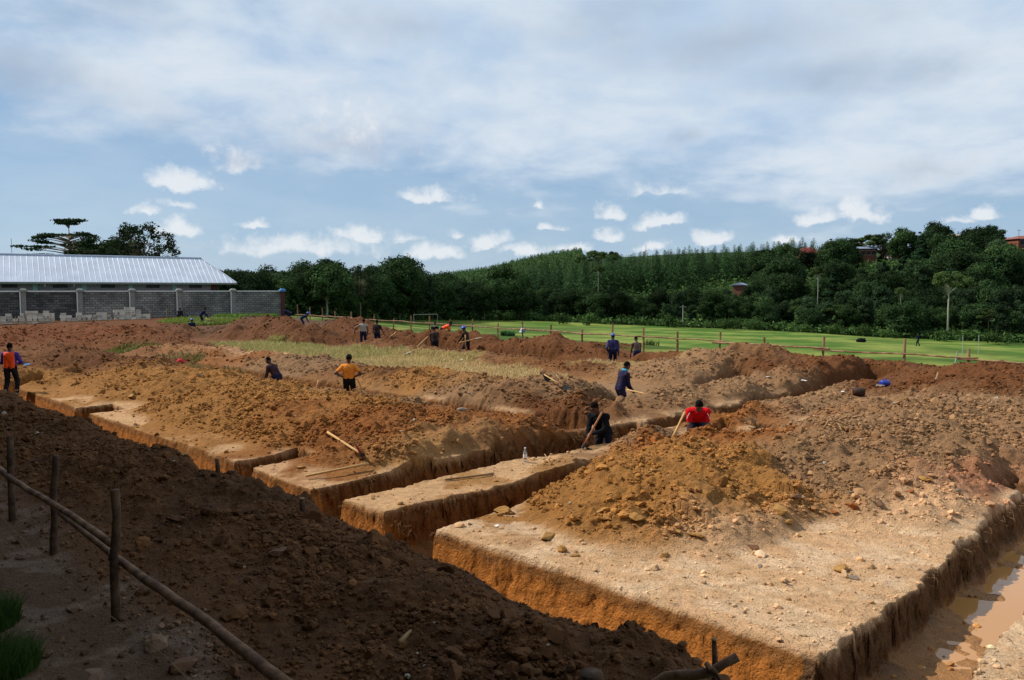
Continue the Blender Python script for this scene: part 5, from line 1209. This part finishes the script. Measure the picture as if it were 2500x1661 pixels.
person(1497, 36.0, ztop(812, 36)-1.78, -6, 'man in faded blue overalls and a blue cap with his back turned', lean=.05, hands=[(-.22, .12, .90), (.26, .02, .80)], shirt=C_st, trousers=C_nd, hat=('cap', C_bcap))
person(1556, 36.6, ztop(829, 36.6)-1.55, 8, 'shirtless man stooping beside the man in the blue cap', lean=.35, head=(.3, 0), hands=[(-.25, .32, .62), (.22, .34, .66)], trousers=C_nd, far=True)
person(1062, 42.8, ztop(803, 42.8)-1.62, 10, 'bare backed muddy man bending among the brown heaps', lean=.32, side=-.1, head=(.25, 0), hands=[(-.18, .34, .6), (.12, .36, .62)], shirt=C_br, sleeve='short', trousers=C_dt, far=True)
person(1138, 41.8, ztop(800, 41.8)-1.66, 60, 'man in a blue helmet holding a shovel across his body', lean=.3, head=(.25, 0), hands=[(-.12, .42, .88), (.1, .40, .82)], feet=[(-.2, .1, 0), (.2, -.22, 0)], shirt=C_br, trousers=C_dt, hat=('helmet', C_bh), far=True)
person(886, 46.5, ztop(777, 46.5)-1.78, 6, 'man in a pale grey vest with his left arm out to the side', lean=.02, side=.06, hands=[(-.50, .12, .98), (.22, .06, .80)], shirt=C_gr, sleeve=None, trousers=C_nd, far=True, elbow=[(-1, -.3, 0), (1, -.5, 0)])
person(920, 46.8, ztop(781, 46.8)-1.74, -14, 'man in dark clothes standing right of the man in the grey vest', lean=.04, hands=[(-.22, .1, .85), (.42, .22, .80)], shirt=C_br, sleeve='short', trousers=C_nd, far=True)
person(1062, 49.5, ztop(790, 49.5)-1.62, 170, 'man with a white collar whose head shows behind the dark heap', lean=.15, hands=[(-.2, .25, .8), (.2, .25, .8)], shirt=C_bk, trousers=C_nd, collar=C_gr, far=True)
person(1085, 49.0, ztop(796, 49)-1.12, -80, 'man in an orange shirt bent low behind the dark heap', lean=1.15, head=(.1, 0), hands=[(-.15, .5, .4), (.15, .5, .4)], shirt=C_hv, sleeve='short', trousers=C_nd, far=True)
person(468, 60.0, ztop(782, 60)-1.62, 20, 'man in a blue helmet and overalls sunk in a pit before the block wall', lean=.15, hands=[(-.25, .25, .85), (.2, .25, .85)], shirt=C_nd, trousers=C_nd, hat=('helmet', C_bcap), far=True)
person(494, 69.0, ztop(757, 69)-1.38, -70, 'man bent forward hoeing weeds at the foot of the block wall', lean=.75, head=(-.1, 0), hands=[(-.1, .55, .72), (.1, .5, .62)], feet=[(-.15, .1, 0), (.15, -.15, 0)], shirt=C_nd, trousers=C_nd, far=True)
person(741, 66.0, ztop(772, 66)-1.10, -75, 'man in a blue helmet crouching beyond the grey heap by the fence', lean=1.1, hands=[(-.15, .5, .4), (.15, .5, .4)], shirt=C_nd, trousers=C_nd, hat=('helmet', C_bcap), far=True)
person(703, 70.0, ztop(762, 70)-1.00, 80, 'dark stooping figure at the right end of the block wall', lean=1.2, hands=[(-.15, .5, .4), (.15, .5, .4)], shirt=C_nd, trousers=C_nd, far=True)
person(438, 74.0, ztop(760, 74)-1.35, 0, 'dark figure crouched against the pillar of the block wall', lean=.5, hands=[(-.15, .4, .6), (.15, .4, .6)], shirt=C_bk, trousers=C_bk, far=True)
person(2244, 108.0, base1(*atD(2244, 108))+.02, 60, 'distant man in dark blue walking over the green field with a tool', lean=.12, hands=[(-.2, .42, 1.0), (.12, .3, .95)], feet=[(-.12, -.18, 0), (.12, .18, 0)], shirt=C_nd, trousers=C_dt, far=True, sh=1.05)
# ------------------------------------------------------------ tools and small things
def P3(px, py, D): return Vector((*atD(px, D), ztop(py, D)))
def tool(name, kind, a, b, label, r=.018, hm=M_wood, bm_=M_iron, yaw=0, cat=None, size=1, bulge=True):
    """handle from a to b, blade at b"""
    a, b = Vector(a), Vector(b); e = empty(name, tuple(a), 0, label, cat or name); d = (b-a).normalized(); L_ = (b-a).length
    MB().tube([(0,0,0), tuple((b-a)*.35), tuple((b-a)*.7), tuple(b-a)], [r, r*.95, r*.95, r*1.15], 8).build('handle', hm, e, True)
    sd_ = d.cross(Vector((0, 0, 1))).normalized(); sd_.rotate(Matrix.Rotation(yaw, 3, d)); n = d.cross(sd_).normalized()
    if n.z > 0: n = -n
    o = b-a; mb = MB(); s = size
    if kind == 'hoe':
        p = o-d*.03; V = []
        for t, w, c in ((0, .045, 0), (.08, .07, -.01), (.16, .095, -.03), (.25, .10, -.07)): V += [p+n*t*s-sd_*w*s+d*c, p+n*t*s+d*(c+.008), p+n*t*s+sd_*w*s+d*c]
        V2 = V+[v+d*.006 for v in V]; k = 12; Fs = []
        for i in range(3):
            for j in range(2): q = (i*3+j, i*3+j+1, i*3+j+4, i*3+j+3); Fs += [q, tuple(x_+k for x_ in q[::-1])]
        Fs += [(0,3,3+k,k),(3,6,6+k,3+k),(6,9,9+k,6+k),(2,2+k,5+k,5),(5,5+k,8+k,8),(8,8+k,11+k,11),(9,10,10+k,9+k),(10,11,11+k,10+k),(0,k,1+k,1),(1,1+k,2+k,2)]
        mb.add([tuple(v) for v in V2], Fs); mb.tube([tuple(p-d*.03), tuple(p+d*.06)], .028, 8)
    elif kind == 'shovel':
        V = []
        for t, w, c in ((-.02, .03, 0), (.04, .11, .012), (.16, .12, .02), (.25, .09, .014), (.30, .03, .004)): V += [o+d*t*s-sd_*w*s-n*c, o+d*t*s+n*.012, o+d*t*s+sd_*w*s-n*c]
        k = 15; V2 = V+[v-n*.005 for v in V]; Fs = []
        for i in range(4):
            for j in range(2): q = (i*3+j, i*3+j+1, i*3+j+4, i*3+j+3); Fs += [q, tuple(x_+k for x_ in q[::-1])]
        for i in range(4): Fs += [(i*3, i*3+3, i*3+3+k, i*3+k), (i*3+2, i*3+2+k, i*3+5+k, i*3+5)]
        mb.add([tuple(v) for v in V2], Fs)
    elif kind == 'mattock':
        p = o; V = []
        mb.tube([tuple(p-d*.05), tuple(p+d*.05)], .035, 10)
        pts = [p+n*.0, p+n*.12-d*.01, p+n*.24-d*.05]; 
        for i in range(2): mb.add([tuple(x_) for x_ in (pts[i]-sd_*(.035+.03*i)-d*.012, pts[i]+sd_*(.035+.03*i)-d*.012, pts[i+1]+sd_*(.065+.02*i)-d*.006, pts[i+1]-sd_*(.065+.02*i)-d*.006, pts[i]-sd_*(.035+.03*i)+d*.012, pts[i]+sd_*(.035+.03*i)+d*.012, pts[i+1]+sd_*(.065+.02*i)+d*.006, pts[i+1]-sd_*(.065+.02*i)+d*.006)], [(0,1,2,3),(7,6,5,4),(0,3,7,4),(1,5,6,2),(2,6,7,3),(0,4,5,1)])
    if kind != 'stick': h_ = mb.build('blade', bm_, e)
    if kind == 'mattock': MB().tube([tuple(o), tuple(o-n*.12-d*.01), tuple(o-n*.22-d*.04)], [.028, .022, .010], 8).build('pick_point', M_red, e)
    return e
def onground(px, py, lift=.04):
    return hit(px, py, lift)
tool('mattock', 'mattock', onground(800, 1056, .12), onground(882, 1112, .10), 'large wooden handled mattock with red and dark head lying on the orange soil', r=.026, size=1, yaw=.5)
tool('wooden_pole', 'stick', onground(746, 1163, .06), onground(899, 1134, .10), 'pale wooden pole lying on the cut block below the mattock', r=.022, cat='pole')
tool('wooden_pole', 'stick', onground(1086, 1172, .03), onground(1205, 1157, .03), 'grey branch lying flat on the narrow spit of ground', r=.02, hm=M_wood2, cat='branch')
tool('hoe', 'hoe', onground(1363, 937, .25), onground(1327, 914, .22), 'hoe with a dark blade lying on the tan heap left of the overalls', r=.02, yaw=2.4)
tool('shovel', 'shovel', onground(1358, 916, .25), onground(1378, 946, .06), 'brown dusty shovel lying beside the hoe on the tan heap', r=.02, hm=M_wood2, bm_=M_iron)
tool('hoe', 'hoe', P3(1472, 1008, 16.25), P3(1425, 1095, 16.0), 'hoe held in the trench by the man in black', r=.022, hm=mat('red_wood', srgb(150,96,54), rough=.6, bump=.1))
tool('hoe', 'hoe', P3(1676, 1008, 17.0), P3(1645, 1075, 16.6), 'hoe standing in the earth left of the man in red', r=.028)
tool('hoe', 'hoe', P3(1532, 953, 22.2), P3(1590, 966, 21.6), 'hoe swung by the man in navy overalls', r=.026, size=1.2)
tool('stick', 'stick', P3(765, 962, 25.6), P3(775, 930, 25.8), 'pale stick standing upright in the trench left of the orange shirt', r=.02, cat='stick')
tool('hoe', 'hoe', P3(871, 928, 24.5), P3(886, 962, 24.3), 'brown hoe handle leaning behind the orange shirted man', r=.018, hm=M_wood2)
tool('shovel', 'shovel', onground(1033, 848, .15), onground(1004, 861, .10), 'shovel with a shiny white blade stuck at the edge of the dry grass', r=.025, bm_=M_steel, size=1.3)
tool('stick', 'stick', onground(1019, 847, .15), onground(1044, 828, .35), 'long pale handle sloping up on the brown heap near the shiny shovel', r=.025, cat='handle')
tool('stick', 'stick', onground(951, 825, .1), onground(966, 812, .2), 'short pale handle on the heap right of the dark clothed man', r=.03, cat='handle')
tool('stick', 'stick', P3(1136, 848, 40.6), P3(1136, 818, 40.6), 'upright wooden handle in front of the man in the blue helmet', r=.03, cat='handle')
tool('shovel', 'shovel', P3(1121, 837, 40.5), P3(1160, 828, 40.8), 'shovel carried level by the man in the blue helmet', r=.025, bm_=M_g, size=1.5)
tool('shovel', 'shovel', P3(39, 900, 25.1), P3(57, 893, 25.4), 'shovel with a blue grey blade held by the man in the safety vest', r=.016, bm_=M_bluecap, size=.8)
tool('hoe', 'hoe', P3(502, 778, 68.6), P3(516, 783, 68.5), 'small hoe of the man working by the block wall', r=.03)
tool('strimmer', 'stick', P3(2240, 842, 108), P3(2234, 853, 107.5), 'thin tool held by the distant man on the field', r=.04, hm=M_iron, cat='tool')
def bottle(px, py):
    p = onground(px, py, 0); e = empty('water_bottle', tuple(p), 0, 'clear plastic bottle with a white and red label standing on the narrow spit', 'bottle')
    g = bpy.data.materials.new('clear_plastic'); g.use_nodes = True; b = g.node_tree.nodes['Principled BSDF']; b.inputs['Base Color'].default_value = (.85,.9,.92,1); b.inputs['Transmission Weight'].default_value = .8; b.inputs['Roughness'].default_value = .08; b.inputs['IOR'].default_value = 1.2
    MB().tube([(0,0,0),(0,0,.02),(0,0,.19),(0,0,.24),(0,0,.26)], [.030,.036,.036,.014,.013], 16).build('bottle_body', g, e, True); MB().tube([(0,0,.26),(0,0,.285)], .016, 12).build('cap', M_white, e)
    MB().tube([(0,0,.08),(0,0,.16)], .0375, 16, False).build('paper_label', M_white, e); MB().tube([(0,0,.07),(0,0,.085)], .038, 16, False).build('label_stripe', M_red, e); e.scale = (1.05, 1.05, 1.0)
bottle(1282, 1129)
def jerry():
    p = onground(2160, 944, 0); e = empty('jerrycan', tuple(p), R(20), 'bright blue plastic jerrycan lying at the trench edge', 'jerrycan')
    mb = MB(); mb.tube([(-.26,0,.2),(-.24,0,.2),(-.1,0,.2),(.15,0,.2),(.24,0,.2),(.27,0,.2)], [.12,.18,.21,.21,.18,.10], 16).build('can_body', M_blue, e, True)
    MB().tube([(-.12,0,.40),(-.10,0,.47),(.10,0,.47),(.12,0,.40)], .02, 8).build('carry_handle', M_blue, e, True); MB().tube([(.26,0,.2),(.32,0,.2)], .04, 10).build('spout', M_blue, e); e.scale = (.62, .55, .52)
jerry()
def log():
    p = onground(2097, 968, 0); e = empty('log', tuple(p), R(-10), 'thick sawn log lying at the corner of the trench', 'log'); MB().tube([(-.26,.05,.17),(-.05,.02,.18),(.22,0,.17)], [.15,.17,.16], 14).build('bark', mat('dark_bark', srgb(62,46,36), rough=.9, var=.4, scale=10, bump=.8, bscale=20), e, True)
    MB().tube([(-.27,.05,.17),(-.255,.05,.17)], [.13,.145], 14).build('cut_end', M_o, e); e.scale = (.72, .72, .72)
log()
tool('stick', 'stick', onground(2063, 946, .1), onground(2090, 950, .12), 'pale stick lying behind the sawn log', r=.02, hm=M_wood2, cat='stick')
def branch(name, pts, r, label, m_=M_wood2):
    P = [onground(px, py, l) for px, py, l in pts]; o = P[0]; mb = MB().tube([tuple(p-o) for p in P], [r*(1-.6*i/(len(P)-1)) for i in range(len(P))], 7); e = link(name, mb.mesh(name, m_, True), None, tuple(o)); tag(e, label, name.replace('_', ' ')); return e
branch('branch', [(2012,1046,.02),(2022,1030,.12),(2036,1028,.12),(2060,1036,.08),(2080,1046,.02)], .022, 'forked dry branch lying on the grey slope')
branch('branch', [(2040,1030,.1),(2050,1040,.06),(2058,1062,.01)], .016, 'short side twig under the forked branch on the grey slope')
branch('branch', [(1965,1121,.05),(1985,1122,.05),(2003,1116,.06)], .022, 'dark bent stick on the grey rubble', M_post)
branch('branch', [(1830,1048,.06),(1845,1047,.08),(1862,1044,.06)], .03, 'thick root end beside the small hole', M_wood2)
branch('branch', [(975,1572,.03),(990,1555,.06),(1003,1540,.04)], .03, 'pale broken stick on the shaded heap', M_wood2)
branch('branch', [(1912,1422,.03),(1925,1428,.03),(1937,1432,.02)], .010, 'thin twig on the white crust', M_post)
branch('branch', [(1330,1110,.1),(1338,1122,.05),(1345,1130,.02)], .012, 'small root poking from the spit edge', M_wood2)
branch('branch', [(2285,930,.5),(2290,910,.5),(2288,895,.7)], .02, 'thin upright twig between the heaps near the fence', M_wood2)
branch('branch', [(1625,975,.1),(1640,968,.1),(1647,975,.1)], .015, 'short pale root on the brown heap right of the overalls', M_wood2)
def litter(px, py, s, m_, label, seed):
    s *= .7
    p = onground(px, py, .01); r = np.random.default_rng(seed); n = 5; V = []
    for i in range(n):
        for j in range(4): V.append(((i/4-.5)*s*2+r.normal(0, s*.08), (j/3-.5)*s+r.normal(0, s*.06), s*.18*r.random()+.012))
    Fs = [(i*4+j, i*4+j+1, i*4+j+5, i*4+j+4) for i in range(n-1) for j in range(3)]
    o = link('litter', MB().add(V, Fs).mesh('litter', m_, False), None, tuple(p), (0, 0, seed)); tag(o, label, 'litter')
litter(1213, 1286, .055, M_white, 'crumpled white paper at the left foot of the yellow heap', 1); litter(1962, 937, .16, M_white, 'torn white plastic sheet on the brown heap', 2); litter(2098, 1074, .07, M_white, 'small white scrap on the grey slope', 3)
litter(2058, 958, .13, M_white, 'whitish plastic cup shaped scrap beside the log', 4); litter(1735, 895, .08, M_white, 'small white scrap on the brown heap above the red shirt', 5); litter(1875, 923, .1, M_white, 'small white scrap on the orange earth ridge', 6)
def red_cap():
    p = onground(440, 885, .0); e = empty('red_cap', tuple(p), .4, 'red cloth cap lying on the brown clods', 'cap'); MB().ell((0,0,0), (.14,.14,.14), 14, 6, 0, 90).build('crown', M_rd, e, True); MB().ell((.15,0,.02), (.12,.09,.02), 12, 4).build('brim', M_rd, e, True)
M_rd = mat('red_fabric', srgb(190,36,40), rough=.8, bump=.1); red_cap()
def posthat():
    x, y = pxline([1276])[0]; z = ztop(806, y); m = bpy.data.materials.new('patterned_cloth'); m.use_nodes = True; N = m.node_tree.nodes; L = m.node_tree.links
    v = N.new('ShaderNodeTexVoronoi'); v.inputs['Scale'].default_value = 9; tc = N.new('ShaderNodeTexCoord'); L.new(tc.outputs['Object'], v.inputs['Vector']); cr = N.new('ShaderNodeValToRGB'); cr.color_ramp.interpolation = 'CONSTANT'; cr.color_ramp.elements[0].color = (.7,.7,.72,1); cr.color_ramp.elements[1].position = .5; cr.color_ramp.elements[1].color = (.03,.04,.1,1)
    L.new(v.outputs['Color'], cr.inputs[0]); L.new(cr.outputs[0], N['Principled BSDF'].inputs['Base Color'])
    e = empty('bucket_hat', (x, y, z), .3, 'black and white patterned bucket hat hung on a fence post', 'hat'); MB().ell((0,0,0), (.15,.15,.18), 14, 7, -10, 90).build('crown', m, e, True); MB().tube([(0,0,-.02),(0,0,-.12)], [.15,.24], 16, False).build('brim', m, e, True)
posthat()
def fieldcan():
    x, y = atD(2104, 112); z = base1(x, y); e = empty('dark_sack', (x, y, z), 0, 'dark bag lying on the green field', 'bag'); mb = MB(); mb.ell((0,0,.22), (.75,.4,.38), 14, 8).build('bag_body', C_bk, e, True); MB().tube([(.5,0,.4),(.6,0,.55),(.4,0,.55)], .05, 6).build('bag_neck', C_bk, e)
    x, y = atD(2111, 112); z = base1(x, y); e = empty('yellow_jerrycan', (x, y, z), .3, 'small yellow jerrycan beside the dark bag on the field', 'jerrycan'); m_ = mat('yellow_plastic', srgb(215,165,20), rough=.4, bump=0); MB().box((0,0,.24), (.38,.22,.44), taper=.85).build('can_body', m_, e); MB().tube([(-.1,0,.46),(-.08,0,.55),(.08,0,.55),(.1,0,.46)], .03, 6).build('carry_handle', m_, e)
fieldcan()
